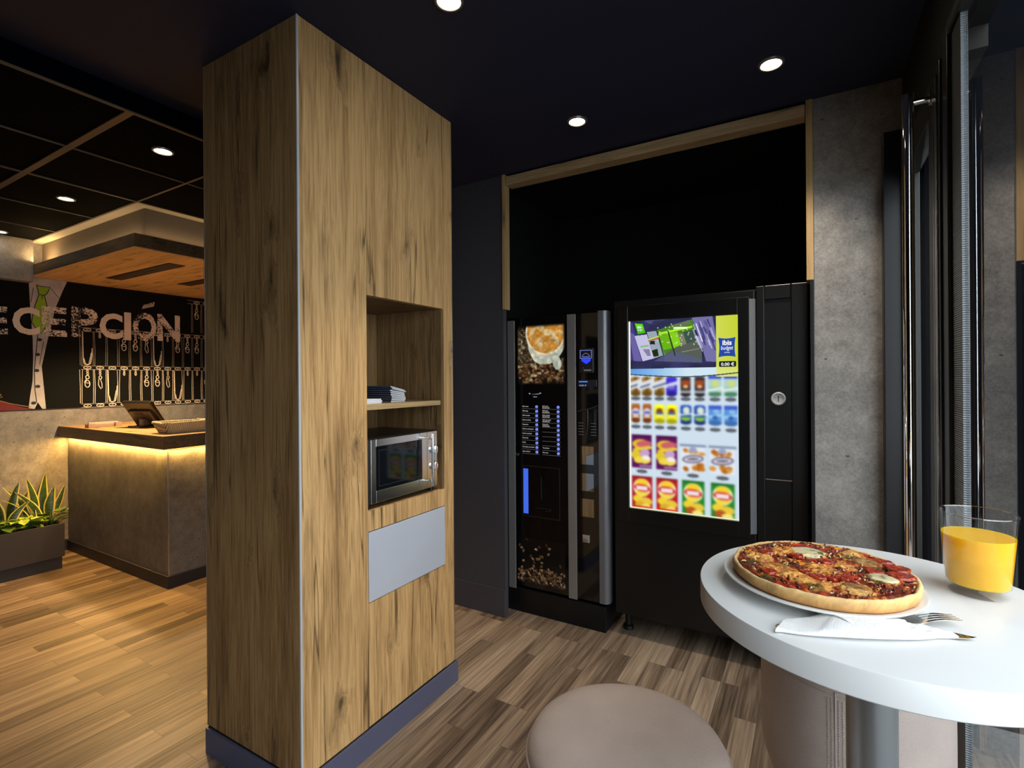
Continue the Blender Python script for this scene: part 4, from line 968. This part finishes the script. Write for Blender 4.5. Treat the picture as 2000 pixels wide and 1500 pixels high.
p.poly(P_([(900,270),(1120,180),(1180,230),(930,320)]), (104, 110, 92)); p.poly(P_([(1040,400),(1210,350),(1260,560),(1100,620)]), (60, 82, 76))
p.poly(P_([(960,440),(1040,430),(1100,640),(1010,660)]), (126, 124, 104)); p.poly(P_([(880,720),(1280,540),(1340,800),(1340,960),(740,980),(740,850)]), (84, 92, 84)); p.poly(P_([(740,850),(900,780),(1340,900),(1340,950),(560,985)]), (86, 90, 128), .85)
for k in range(40):
    X, Y = rng.uniform(620, 1250), rng.uniform(260, 660); u, v = hp(X, Y); p.ell(u, v, .006, .0035, (220, 236, 170), .8)
p.line(*hp(1020, 780), *hp(1300, 700), 1, (150, 140, 120)); p.line(*hp(900, 330), *hp(1100, 320), 2.5, (240, 255, 190))
for X0 in (610, 800): p.line(*hp(X0, 400), *hp(X0+110, 850), 1.6, (24, 50, 16))
p.poly(P_([(1180,130),(1500,95),(1560,500),(1560,930),(1400,930),(1330,620)]), (116, 112, 166))
for k in range(26):
    X = rng.uniform(1200, 1480); Y = rng.uniform(110, 500); L_ = rng.uniform(80, 320); c_ = [(226, 228, 246), (60, 56, 110), (170, 168, 210), (84, 80, 140)][k % 4]
    p.line(*hp(X, Y), *hp(X+L_*.30, Y+L_), rng.uniform(.8, 2.4), c_, .85)
p.poly(P_([(500,590),(570,590),(580,660),(490,660)]), (36, 30, 30)); p.poly(P_([(520,780),(620,740),(640,880),(550,900)]), (28, 44, 16)); p.line(*hp(470, 590), *hp(640, 530), 2, (200, 60, 40), .8); p.line(*hp(450, 580), *hp(640, 500), 2, (180, 226, 90))
for q in range(5): p.line(*hp(380+16*q, 795+26*q-20), *hp(480+4*q, 770+26*q), 1.1, (60, 56, 80))
p.line(*hp(340, 715), *hp(460, 690), 2.6, (130, 190, 130))
gp = P_([(232,262),(365,268),(415,440),(285,470)]); p.poly(gp, (70, 190, 20)); p.poly([gp[0], gp[1], ((gp[1][0]+gp[2][0])/2, (gp[1][1]+gp[2][1])/2), ((gp[0][0]+gp[3][0])/2, (gp[0][1]+gp[3][1])/2)], (96, 214, 30))
m_ = (p.U >= .815) & (p.V < .300); p.put(m_*1.0, (206, 216, 84)); p.put(np.clip((p.U-.815)/.185, 0, 1)*m_*.55, (190, 204, 26))
p.put(np.clip(1-np.abs(p.V-.28)/.05, 0, 1)*m_*.5, (236, 240, 190))
wave = .292-.012*p.U+.014*np.sin((p.U*1.0)*PI*1.15+2.6)*-1
band = (p.V > .256-.004*p.U) & (p.V < wave+.0) & (p.U < .815)
p.put(band*1.0, (206, 228, 240)); p.put(band*np.clip(1-p.U/.55, 0, 1), (84, 150, 226))
p.put((np.abs(p.V-wave) < .0032)*.85, (56, 66, 74))
p.rect(0, .018, 0, 1, (246, 246, 236)); p.rect(0, 1, .993, 1, (232, 238, 200))
scn = p.mesh('touch_screen', lambda u, v: (-.8208+u*.5461, VF-.010, .7157+v*1.0031), attr_emis('screen_picture', 1.02, .12), vm)
def SX(u): return -.8208+u*.5461
def SZ(v): return .7157+(1-v)*1.0031
SF = lambda k: (lambda u, v: (u, VF-.0105-.0006*k, v))
def pillow(u0, u1, v0, v1, d):
    x0, x1, z1, z0 = SX(u0), SX(u1), SZ(v0), SZ(v1); out = []; dx, dz = (x1-x0)*d, (z1-z0)*d
    cs = [(x0, z0), (x1, z0), (x1, z1), (x0, z1)]; nn = [(0, 1), (-1, 0), (0, -1), (1, 0)]
    for i in range(4):
        (a, b_), (c_, d_) = cs[i], cs[(i+1) % 4]
        for q in range(8):
            t_ = q/8; s_ = math.sin(PI*t_); out.append((a+(c_-a)*t_+nn[i][0]*dx*s_, b_+(d_-b_)*t_+nn[i][1]*dz*s_))
    return out
BLU = emis('logo_blue', S(40, 76, 170), .95); WHT = emis('logo_white', (1, 1, 1, 1), .95); BLK = emis('price_black', (.012, .013, .016, 1), 1)
lg = mk('logo_pillow', MB().flat(pillow(.834, .978, .108, .204, .055), SF(1)), BLU, scn)
b = MB(); add_text(b, 'ibis', SF(2), SX(.868), SX(.946), SZ(.146), SZ(.121), .030); add_text(b, 'budget', SF(2), SX(.855), SX(.958), SZ(.174), SZ(.149), .004, .18); add_text(b, 'HOTELS', SF(2), SX(.885), SX(.930), SZ(.184), SZ(.179), .02)
mk('logo_text', b, WHT, lg)
x0, x1, z0, z1 = SX(.838), SX(.982), SZ(.252), SZ(.224); c_ = .006; poly = []
for cx_, cz_, a0 in ((x1-c_, z1-c_, 0), (x0+c_, z1-c_, PI/2), (x0+c_, z0+c_, PI), (x1-c_, z0+c_, 1.5*PI)):
    for q in range(5): a = a0+q*PI/8; poly.append((cx_+c_*math.cos(a), cz_+c_*math.sin(a)))
pr = mk('price_field', MB().flat(poly, SF(1)), BLK, scn)
b = MB(); add_text(b, '0.00 €', SF(2), SX(.856), SX(.966), SZ(.2470), SZ(.2300), .018); mk('price_text', b, WHT, pr)
b = MB(); add_text(b, 'ibis', SF(2), SX(.088), SX(.128), SZ(.040), SZ(.026), .02); add_text(b, 'budget', SF(2), SX(.090), SX(.140), SZ(.056), SZ(.042), .0, .15); mk('sign_text', b, WHT, scn)

# ------------------------------------------------------------------ bar table
TX, TY, TR_, TZ0, TZ1 = .112, .943, .2500, 1.038, 1.075
tb = thing('bar_table', 'round white high bar table on a grey column', 'table', (TX, TY, 0))
WHITE = simple('white_laminate', (.76, .76, .76, 1), .34, spec=.4)
n_ = 128
prof = [(.0001, TZ0), (TR_-.002, TZ0), (TR_, TZ0+.002), (TR_, TZ1-.002), (TR_-.0006, TZ1-.0006), (TR_-.002, TZ1), (.0001, TZ1)]
mk('table_top', MB().lathe(prof, (TX, TY, 0), n_, cap0=False, cap1=False), WHITE, tb, smooth=True, ang=25)
COLM = simple('column_grey', (.30, .31, .32, 1), .32, .75)
mk('column', MB().lathe([(.034, .02), (.034, TZ0)], (TX, TY, 0), 48), COLM, tb, smooth=True)
mk('mounting_plate', MB().lathe([(.075, TZ0-.012), (.075, TZ0-.001)], (TX, TY, 0), 40), BLACKP, tb, smooth=True)
mk('base', MB().lathe([(.19, 0), (.19, .008), (.17, .016), (.05, .024), (.0001, .024)], (TX, TY, 0), 64, cap1=False), COLM, tb, smooth=True)

# ------------------------------------------------------------------ bar stools
LEA = leather('taupe_leather', (.375, .305, .272, 1)); PIPE = leather('taupe_piping', (.335, .272, .242, 1))
def stool(x, y, label, R_, Z1):
    s = thing('bar_stool', label, 'stool', (x, y, 0), 'taupe leather bar stools')
    k_ = R_/.1835; zb = Z1-.762
    pf = [(.0001, Z1), (.05, Z1-.0005), (.10, Z1-.002), (R_-.0485, Z1-.005), (R_-.0235, Z1-.011), (R_-.0085, Z1-.020), (R_-.0025, Z1-.030), (R_-.0005, Z1-.040)]
    mk('seat_cushion', MB().lathe(pf[::-1], (x, y, 0), 96, cap0=True, cap1=False), LEA, s, smooth=True, ang=50)
    ring = [(x+R_*math.cos(a), y+R_*math.sin(a), Z1-.0405) for a in np.linspace(0, 2*PI, 97)]
    mk('piping', MB().tube(ring, .0028, 8, cap=False), PIPE, s, smooth=True)
    pf = [(.06, .395), (.085, .398)]+[(R_-.072+.073*math.sin(a), .525-.127*math.cos(a)) for a in np.linspace(.15, PI/2, 12)]+[(R_+.001, .62), (R_, Z1-.0415)]
    body = mk('seat_drum', MB().lathe(pf, (x, y, 0), 96), LEA, s, smooth=True, ang=50)
    b = MB()
    for da in (-.072, -.034, .034, .072):
        a0 = math.radians(-101)+da
        for k in range(34):
            z = .52+k*.0058
            b.tube([(x+(R_+.0016)*math.cos(a0), y+(R_+.0016)*math.sin(a0), z), (x+(R_+.0016)*math.cos(a0), y+(R_+.0016)*math.sin(a0), z+.0038)], .0009, 5)
    for k in range(190):
        a = 2*PI*k/190; a2 = a+.022
        b.tube([(x+(R_+.0012)*math.cos(a), y+(R_+.0012)*math.sin(a), Z1-.052), (x+(R_+.0012)*math.cos(a2), y+(R_+.0012)*math.sin(a2), Z1-.052)], .0009, 5)
    mk('stitching', b, PIPE, body)
    b = MB(); 
    a0 = math.radians(-101); pts = [(x+(R_+.0006)*math.cos(a0), y+(R_+.0006)*math.sin(a0), z) for z in np.linspace(.51, Z1-.045, 6)]
    mk('seam', MB().tube(pts, .0018, 6), PIPE, body, smooth=True)
    mk('column', MB().lathe([(.028, .02), (.028, .400)], (x, y, 0), 32), COLM, s, smooth=True)
    mk('base', MB().lathe([(.17, 0), (.17, .008), (.15, .016), (.04, .024), (.0001, .024)], (x, y, 0), 48, cap1=False), COLM, s, smooth=True)
    return s
stool(.112, 1.469, 'taupe leather bar stool behind the table column, half hidden by the white top', .198, .775)
stool(-.268, .896, 'taupe leather bar stool in front, left of the table, seen from above', .1835, .762)

# ------------------------------------------------------------------ plate and pizza
PX, PY = .041, .930
tag(mk('plate', MB().lathe([(.0001, .0035), (.070, .0035), (.078, .001), (.082, .001), (.086, .004), (.105, .0085), (.137, .0155), (.1395, .0175), (.1392, .0195), (.137, .0198), (.105, .0125), (.088, .0080), (.0001, .0080)], (PX, PY, TZ1), 128, cap0=False, cap1=False), simple('white_china', (.78, .77, .74, 1), .18, coat=.3), None, (PX, PY, TZ1), smooth=True), 'white plate under the pizza on the bar table', 'plate')
PR, PZ0 = .1285, TZ1+.0181
QX, QY = .045, .924
pz = thing('pizza', 'whole baked pizza with tomato, cheese and herbs on a white plate', 'pizza', (QX, QY, PZ0))
na = 240; r_ = np.random.default_rng(21)
def cyc(seed, f, amp):
    r = np.random.default_rng(seed); a = np.linspace(0, 2*PI, na, endpoint=False); out = np.zeros(na)
    for k in range(1, f): out += r.normal()/k**.6*np.sin(k*a+r.uniform(0, 6.28))
    return amp*out/np.abs(out).max()
vs = []; cols = []; prof = [(.60,0),(.955,.0005),(.985,.0040),(1.0,.0100),(1.0,.0150),(.988,.0188),(.970,.0200),(.950,.0190),(.935,.0160),(.92,.0145)]
edge = cyc(1, 26, .0016); hgt = cyc(2, 40, .0014); tn = cyc(3, 30, 1.0); fine_ = r_.random((na, len(prof)))
base_c = np.array([(186,134,76),(190,136,78),(196,142,82),(206,156,92),(214,168,104),(224,186,124),(230,196,138),(212,164,98),(170,102,50),(140,72,34)])/255.
fs = []
for i in range(na):
    a = 2*PI*i/na
    for k, (r, z) in enumerate(prof):
        rr = PR*r+edge[i]*(.3+.7*(k > 1)); zz = z+hgt[i]*(k >= 4)+(.0005*(fine_[i, k]-.5))
        vs.append((QX+rr*math.cos(a), QY+rr*math.sin(a), PZ0+max(zz, 0)))
        cols.append(base_c[k]*(1+.10*tn[i])*(.93+.14*fine_[i, k]))
K = len(prof)
for i in range(na):
    j = (i+1) % na
    for k in range(K-1): fs.append((i*K+k, j*K+k, j*K+k+1, i*K+k+1))
fs.append(tuple(i*K for i in range(na))[::-1])
b = MB(); b.v = vs; b.f = fs; b.m = [0]*len(fs)
cr = mk('crust', b, attr_print('pizza_crust', .75, .5), pz, smooth=True, ang=0); paint(cr, cols)
# melted topping
n2 = 300; G2 = np.linspace(-1, 1, n2)
nz1 = vnoise(n2, n2, 12, 12, 31); nz2 = vnoise(n2, n2, 28, 28, 32); nz3 = vnoise(n2, n2, 70, 70, 33); nz4 = vnoise(n2, n2, 7, 9, 34); nz5 = vnoise(n2, n2, 130, 130, 35); nz6 = vnoise(n2, n2, 44, 40, 36)
def samp(N, x, y): return N[min(n2-1, max(0, int((y/PR+1)/2*(n2-1)))), min(n2-1, max(0, int((x/PR+1)/2*(n2-1))))]
def ss(a, b_, x): t = min(1, max(0, (x-a)/(b_-a))); return t*t*(3-2*t)
def mixc(a, b_, t): return a*(1-t)+b_*t
C = lambda *c: np.array(c)/255.
cheeses = [(-.020, .056, .031, 1.0), (.064, .047, .026, .35), (.079, -.016, .024, .85), (.041, -.079, .025, .75), (.034, .010, .018, .5), (-.059, -.048, .026, .45), (-.089, -.005, .024, .6), (-.006, -.086, .024, .5), (.046, .082, .018, .7), (.000, -.015, .026, .45), (-.055, .045, .02, .4), (-.03, -.07, .022, .55)]
herbs = [(.029,.992),(.025,.980),(-.003,.903),(.059,.865),(.034,.822),(.088,.844),(.093,.852),(.119,.888),(.124,.899),(-.053,.891),(-.025,.832),(.121,.950),(.089,.986)]
nr = 96; vs = []; cols = []; fs = []
for q in range(nr):
    rr = PR*.935*(q/(nr-1))
    for i in range(na):
        a = 2*PI*i/na; x, y = rr*math.cos(a), rr*math.sin(a)
        A, B2, C3, D, E5, F6 = (samp(N, x, y) for N in (nz1, nz2, nz3, nz4, nz5, nz6))
        c = mixc(C(110, 30, 14), C(156, 56, 26), ss(.3, .7, B2)); c = mixc(c, C(64, 18, 10), ss(.56, .8, C3)*.7)
        ch_ = ss(.52, .64, A*.5+B2*.5); c = mixc(c, C(218, 146, 46), ch_*.82); c = mixc(c, C(236, 196, 112), ch_*ss(.55, .8, F6)*.7)
        c = mixc(c, C(136, 54, 16), ss(.46, .62, D*.35+F6*.65)*.85); c = mixc(c, C(70, 24, 10), ss(.60, .74, F6*.6+C3*.4)*.8)
        c = mixc(c, C(186, 40, 24), ss(.62, .74, nz1[(int(q*2.7)+i) % n2, (i*1) % n2]*.2+D*.5+B2*.3)*.6)
        z = .0150+.0022*A+.0028*B2+.0020*C3+.0016*F6+.0008*E5
        for cx_, cy_, cr_, pale in cheeses:
            d2 = math.hypot(x-cx_, y-cy_)/cr_+(B2-.5)*.55
            m = 1-ss(.75, 1.05, d2)
            if m > 0:
                cc = mixc(C(206, 128, 44), C(232, 214, 156), pale*(.75+.5*(F6-.5))); cc = mixc(cc, C(130, 60, 20), (1-pale)*ss(.4, .7, F6)*.8)
                c = mixc(c, cc, m*.92); z += m*.0022
        for hx, hy in herbs:
            d2 = math.hypot(x-hx+QX, y-hy+QY)/.0125+(C3-.5)*1.4
            m = 1-ss(.5, 1.1, d2)
            if m > 0: c = mixc(c, C(66, 70, 14) if E5 > .45 else C(34, 40, 12), m*(.55+.45*ss(.35, .6, C3))); z += m*.0006*E5
        c = np.clip((c-.30)*1.18+.30, 0, 1)*(.78+.44*E5)
        if q > nr-4: z -= .0006*(q-nr+4)
        vs.append((QX+x, QY+y, PZ0+z)); cols.append(c)
for q in range(nr-1):
    for i in range(na):
        j = (i+1) % na; fs.append((q*na+i, (q+1)*na+i, (q+1)*na+j, q*na+j))
b = MB(); b.v = vs; b.f = fs; b.m = [0]*len(fs)
def topping_mat(name, rough, bump):
    t = NT(name); a = t.n('ShaderNodeVertexColor', layer_name='picture').outputs[0]
    nse = t.noise(t.coord(), 420, 4, .7)
    t.bsdf(Base_Color=a, Roughness=t.ramp(nse, [(.35, .14), (.65, .5)]), Normal=t.bump(nse, bump, .0022), Specular_IOR_Level=.55, Subsurface_Weight=.0)
    return t.m
tp = mk('topping', b, topping_mat('pizza_topping', .3, .6), pz, smooth=True, ang=0); paint(tp, cols)
# shredded browned bits lying over the topping
b = MB(); SH = [simple('bit_brown', (.20, .055, .022, 1), .28), simple('bit_dark', (.085, .022, .010, 1), .25), simple('bit_red', (.34, .055, .025, 1), .25), simple('bit_gold', (.56, .32, .10, 1), .3), simple('bit_cream', (.70, .56, .32, 1), .4)]
rr_ = random.Random(5)
for k in range(620):
    rad = PR*.92*math.sqrt(rr_.random()); a = rr_.uniform(0, 2*PI); x, y = rad*math.cos(a), rad*math.sin(a)
    if any(math.hypot(x-c_[0], y-c_[1]) < c_[2]*.8 and c_[3] > .6 for c_ in cheeses) and rr_.random() < .85: continue
    az = rr_.uniform(0, PI); L = rr_.uniform(.003, .009); h = PZ0+.0205+rr_.uniform(-.001, .0016); bow = rr_.uniform(.0003, .0022)
    pts = [(QX+x+math.cos(az)*L*(t-.5)+.002*math.sin(az)*math.sin(PI*t), QY+y+math.sin(az)*L*(t-.5), h+bow*math.sin(PI*t)-.0006) for t in np.linspace(0, 1, 5)]
    b.tube(pts, [.0006, .0011, .0013, .0011, .0005], 5, rr_.choice([0, 0, 0, 1, 1, 2, 2, 3, 4]))
o = mk('shredded_bits', b, SH, pz, smooth=True, ang=0); o['kind'] = 'stuff'
TOM = NT('tomato_flesh'); f = TOM.noise(TOM.coord(), 260, 3, .6)
TOM.bsdf(Base_Color=TOM.ramp(f, [(.35, (.16, .014, .007, 1)), (.6, (.42, .045, .016, 1)), (.75, (.52, .13, .035, 1))]), Roughness=.16, Normal=TOM.bump(f, .4, .002)); TOM = TOM.m
for k, (tx, ty, tr) in enumerate(((.147,.955,.0165),(.147,.922,.0175),(.115,.926,.0125),(.041,.862,.0115),(.073,.874,.0105),(.011,.949,.0105),(-.024,.851,.0110),(.051,.939,.0105),(.132,.980,.0120),(-.034,.946,.0115),(.084,.871,.0075),(.058,.866,.0075),(.024,.872,.007))):
    b = MB(); N = 26; v0 = []; 
    for i in range(N):
        a = 2*PI*i/N; q = 1+.09*math.sin(3*a+k)+.05*math.sin(7*a+2*k)
        for r, z in ((1.0, -.0015), (1.0, .0016), (.90, .0030), (.74, .0026), (.62, .0012+.0010*math.sin(3*a+k)), (.30, .0016+.0012*math.sin(5*a)), (.02, .0020)):
            px, py = tr*r*q*math.cos(a), tr*r*q*math.sin(a)*.86; v0.append((tx+px, ty+py, PZ0+.0225+z+.03*px*math.sin(k*1.7)))
    b.add(v0, [(i*7+j, ((i+1) % N)*7+j, ((i+1) % N)*7+j+1, i*7+j+1) for i in range(N) for j in range(6)])
    mk('tomato_slice', b, TOM, pz, smooth=True, ang=0)
CHM = NT('mozzarella_melt'); f = CHM.noise(CHM.coord(), 150, 4, .65); g_ = CHM.noise(CHM.coord(), 60, 3, .6)
cc = CHM.mix(CHM.ramp(g_, [(.52, 0.0), (.66, 1.0)]), CHM.ramp(f, [(.3, (.62, .50, .22, 1)), (.7, (.80, .72, .48, 1))]), (.075, .085, .014, 1))
CHM.bsdf(Base_Color=cc, Roughness=.3, Normal=CHM.bump(f, .3, .001)); CHM = CHM.m
CHB = NT('browned_cheese'); f = CHB.noise(CHB.coord(), 110, 4, .65)
CHB.bsdf(Base_Color=CHB.ramp(f, [(.36, (.14, .045, .015, 1)), (.52, (.38, .17, .045, 1)), (.7, (.62, .42, .16, 1))]), Roughness=.2, Normal=CHB.bump(f, .3, .002)); CHB = CHB.m
for k, (tx, ty, tr, mm) in enumerate(((.025,.980,.0270,CHM),(.109,.970,.0190,CHB),(.124,.905,.0185,CHM),(.086,.847,.0165,CHB))):
    b = MB(); N = 36; v0 = []
    for i in range(N):
        a = 2*PI*i/N; q = 1+.05*math.sin(2*a+k)+.04*math.sin(5*a+k)
        for r, z in ((1.02, -.002), (1.0, .0006), (.93, .0018), (.7, .0024+.0006*math.sin(4*a)), (.35, .0026), (.01, .0027)):
            v0.append((tx+tr*r*q*math.cos(a), ty+tr*r*q*math.sin(a)*.92, PZ0+.0215+z))
    b.add(v0, [(i*6+j, ((i+1) % N)*6+j, ((i+1) % N)*6+j+1, i*6+j+1) for i in range(N) for j in range(5)])
    mk('cheese_slice', b, mm, pz, smooth=True, ang=0)

# ------------------------------------------------------------------ juice glass
GX, GY = .2575, 1.031
GM = glass_sheet('tumbler_glass', 1.42, (.985, .99, .985, 1))
gl = MB().lathe([(.0001, .0), (.036, .0), (.0385, .0015), (.0400, .006), (.0475, .1235), (.0480, .1245), (.0472, .1250), (.0464, .1242), (.0390, .0160), (.0372, .0140), (.0001, .0140)], (GX, GY, TZ1), 96, cap0=False, cap1=False)
tag(mk('drinking_glass', gl, GM, None, (GX, GY, TZ1), smooth=True, ang=40), 'clear tumbler holding orange juice on the bar table', 'glass')
JU = NT('orange_juice')
JU.bsdf(Base_Color=(1.0, .50, .004, 1), Roughness=.22, Subsurface_Weight=.75, Subsurface_Radius=(.05, .022, .003), Subsurface_Scale=.35, Specular_IOR_Level=.4); JU = JU.m
ju = MB().lathe([(.0001, .0150), (.0366, .0150), (.0386, .0185), (.04465, .0905), (.0441, .0900), (.0001, .0898)], (GX, GY, TZ1), 96, cap0=False, cap1=False)
gg = bpy.data.objects['drinking_glass']
RIM = glass_sheet('rim_glass', 3.2, (.97, .98, .97, 1))
mk('rim', MB().tube([(GX+.0472*math.cos(a), GY+.0472*math.sin(a), TZ1+.1246) for a in np.linspace(0, 2*PI, 97)], .0011, 8, cap=False), RIM, gg, smooth=True)
tag(mk('orange_juice', ju, JU, None, (GX, GY, TZ1+.0150), smooth=True, ang=40), 'bright orange juice filling most of the tumbler', 'juice')

# ------------------------------------------------------------------ cutlery rolled in a napkin
NAP = NT('paper_napkin'); P = NAP.coord(); v = NAP.n('ShaderNodeTexVoronoi', {'Vector': P, 'Scale': 700.0}).outputs['Distance']
NAP.bsdf(Base_Color=(.86, .86, .86, 1), Roughness=.85, Normal=NAP.bump(v, .35, .0012)); NAP = NAP.m
A = Vector((-.0015, .7530)); B = Vector((.1750, .8300)); dv = (B-A); L = dv.length; dx = dv/L; ny = Vector((-dx.y, dx.x))
def spine(t): return A+dv*t
ns, nt = 90, 36; vs = []
for i in range(ns):
    t = i/(ns-1)
    w_ = .0180+.0125*math.sin(PI*min(1, max(0, (t-.05)/.85)))**.8-.004*max(0, t-.8)/.2; h = .0070+.0085*ss(.10, .42, t)*(1-.72*ss(.55, 1.0, t))
    for j in range(nt):
        a = 2*PI*j/nt; ca, sa = math.cos(a), math.sin(a)
        # slanted ends and a diagonal overlapping fold
        q = ca*w_; z = h*(.5+.5*(abs(sa)**.7)*(1 if sa > 0 else -1))
        fold = ss(.30, .335, t-.30*ca*.30)
        if sa > 0: z += .0016*fold*sa+.0007*math.sin(30*t+6*ca)*sa+.0009*math.sin(58*t-9*ca)*ss(.45, .9, t)*sa
        fold2 = ss(.66, .70, t+.10*ca); z -= .0018*fold2*max(0, sa)
        sp_ = spine(t)+dx*((.012*ca)*(1-t)*1.2-.018*ca*t*t)+ny*(q+.004)
        vs.append((sp_.x, sp_.y, TZ1+.0004+max(0, z)))
fs = [(i*nt+j, i*nt+(j+1) % nt, (i+1)*nt+(j+1) % nt, (i+1)*nt+j) for i in range(ns-1) for j in range(nt)]
fs += [tuple(range(nt))[::-1], tuple((ns-1)*nt+j for j in range(nt))]
nb = MB(); nb.add(vs, fs)
napk = thing('napkin', 'white paper napkin rolled around the cutlery', 'napkin', (.09, .80, TZ1))
mk('rolled_sheet', nb, NAP, napk, smooth=True, ang=60)
# loose outer flap lying over the roll
vs = []; m1, m2 = 26, 14
for i in range(m1):
    for j in range(m2):
        t = .38+.44*i/(m1-1); q = -1+2*j/(m2-1); t2 = t-.075*q*(1-i/(m1-1))+.05*q*(i/(m1-1))
        w_ = .0250; h = .0160*(1-.45*ss(.55, 1, t))*math.sqrt(max(0, 1-.93*q*q))+.0022
        sp_ = spine(t2)+ny*(q*w_+.0042); vs.append((sp_.x, sp_.y, TZ1+h+.0005*math.sin(40*t+3*q)))
fb = MB().add(vs, [(i*m2+j, (i+1)*m2+j, (i+1)*m2+j+1, i*m2+j+1) for i in range(m1-1) for j in range(m2-1)])
fo = mk('outer_flap', fb, NAP, napk, smooth=True, ang=0)
so = fo.modifiers.new('thick', 'SOLIDIFY'); so.thickness = .0004
CUT = simple('cutlery_steel', (.62, .60, .57, 1), .12, 1.0)
fk = thing('fork', 'steel fork with its tines sticking out of the napkin', 'fork', (.09, .805, TZ1))
fa, fb_ = Vector((-.0065, .7535)), Vector((.2045, .8830)); fd = (fb_-fa).normalized(); fn_ = Vector((-fd.y, fd.x))
def FK(s, q, z): p_ = fa+fd*s+fn_*q; return (p_.x, p_.y, TZ1+z)
Lf = (fb_-fa).length
def zf(s): t = s/Lf; return .0012+.0030*ss(.1, .5, t)+.0062*ss(.66, .90, t)-.002*ss(.9, 1, t)
def slab(mb, S_, wfun, th):
    vs = []
    for s in S_:
        for q, dz in ((-1, 0), (1, 0), (1, th), (-1, th)): vs.append(FK(s, q*wfun(s), zf(s)+dz))
    fs = [(i*4+k, i*4+(k+1) % 4, (i+1)*4+(k+1) % 4, (i+1)*4+k) for i in range(len(S_)-1) for k in range(4)]+[(3, 2, 1, 0), tuple((len(S_)-1)*4+k for k in range(4))]
    mb.add(vs, fs)
b = MB(); slab(b, np.linspace(0, Lf*.80, 30), lambda s: .0062 if s < .08 else (.0062-.003*ss(.08, .12, s)+.0085*ss(.150, .195, s)), .0016); mk('handle', b, CUT, fk, bevel=.0004)
for k in range(4):
    q0 = (-1.5+k)*.0054; b = MB(); vs = []; S_ = np.linspace(Lf*.775, Lf, 10)
    for s in S_:
        w_ = .0016*(1-.55*ss(.93*Lf, Lf, s))
        for dq, dz in ((-w_, 0), (w_, 0), (w_, .0015), (-w_, .0015)): vs.append(FK(s, q0*1.02+dq, zf(s)+dz))
    b.add(vs, [(i*4+m, i*4+(m+1) % 4, (i+1)*4+(m+1) % 4, (i+1)*4+m) for i in range(9) for m in range(4)]+[(3, 2, 1, 0), (36, 37, 38, 39)]); mk('tine', b, CUT, fk)
kn = thing('knife', 'steel table knife with its tip sticking out of the napkin', 'knife', (.10, .795, TZ1))
ka, kb_ = Vector((.010, .7560)), Vector((.2140, .8430)); kd = (kb_-ka).normalized(); kn_ = Vector((-kd.y, kd.x)); Lk = (kb_-ka).length
def KF(s, q, z): p_ = ka+kd*s+kn_*q; return (p_.x, p_.y, TZ1+z)
vs = []; S_ = np.linspace(Lk*.5, Lk, 20)
for s in S_:
    t = (s-Lk*.5)/(Lk*.5); up_ = .0078*(1-ss(.72, 1.0, t)**1.6)-.0030*ss(.8, 1, t); lo_ = -.0062+.0034*ss(.9, 1, t)
    for q, z in ((lo_, .0030), (up_, .0034), (up_, .0048), (lo_, .0040)): vs.append(KF(s, q, z))
b = MB().add(vs, [(i*4+m, i*4+(m+1) % 4, (i+1)*4+(m+1) % 4, (i+1)*4+m) for i in range(19) for m in range(4)]+[(3, 2, 1, 0), (76, 77, 78, 79)])
mk('blade', b, CUT, kn)
b = MB().tube([KF(s, 0, .0045) for s in np.linspace(0.040, Lk*.5, 8)], [.003, .0042, .0042, .004, .0038, .0036, .0034, .003], 10); mk('handle', b, CUT, kn, smooth=True)
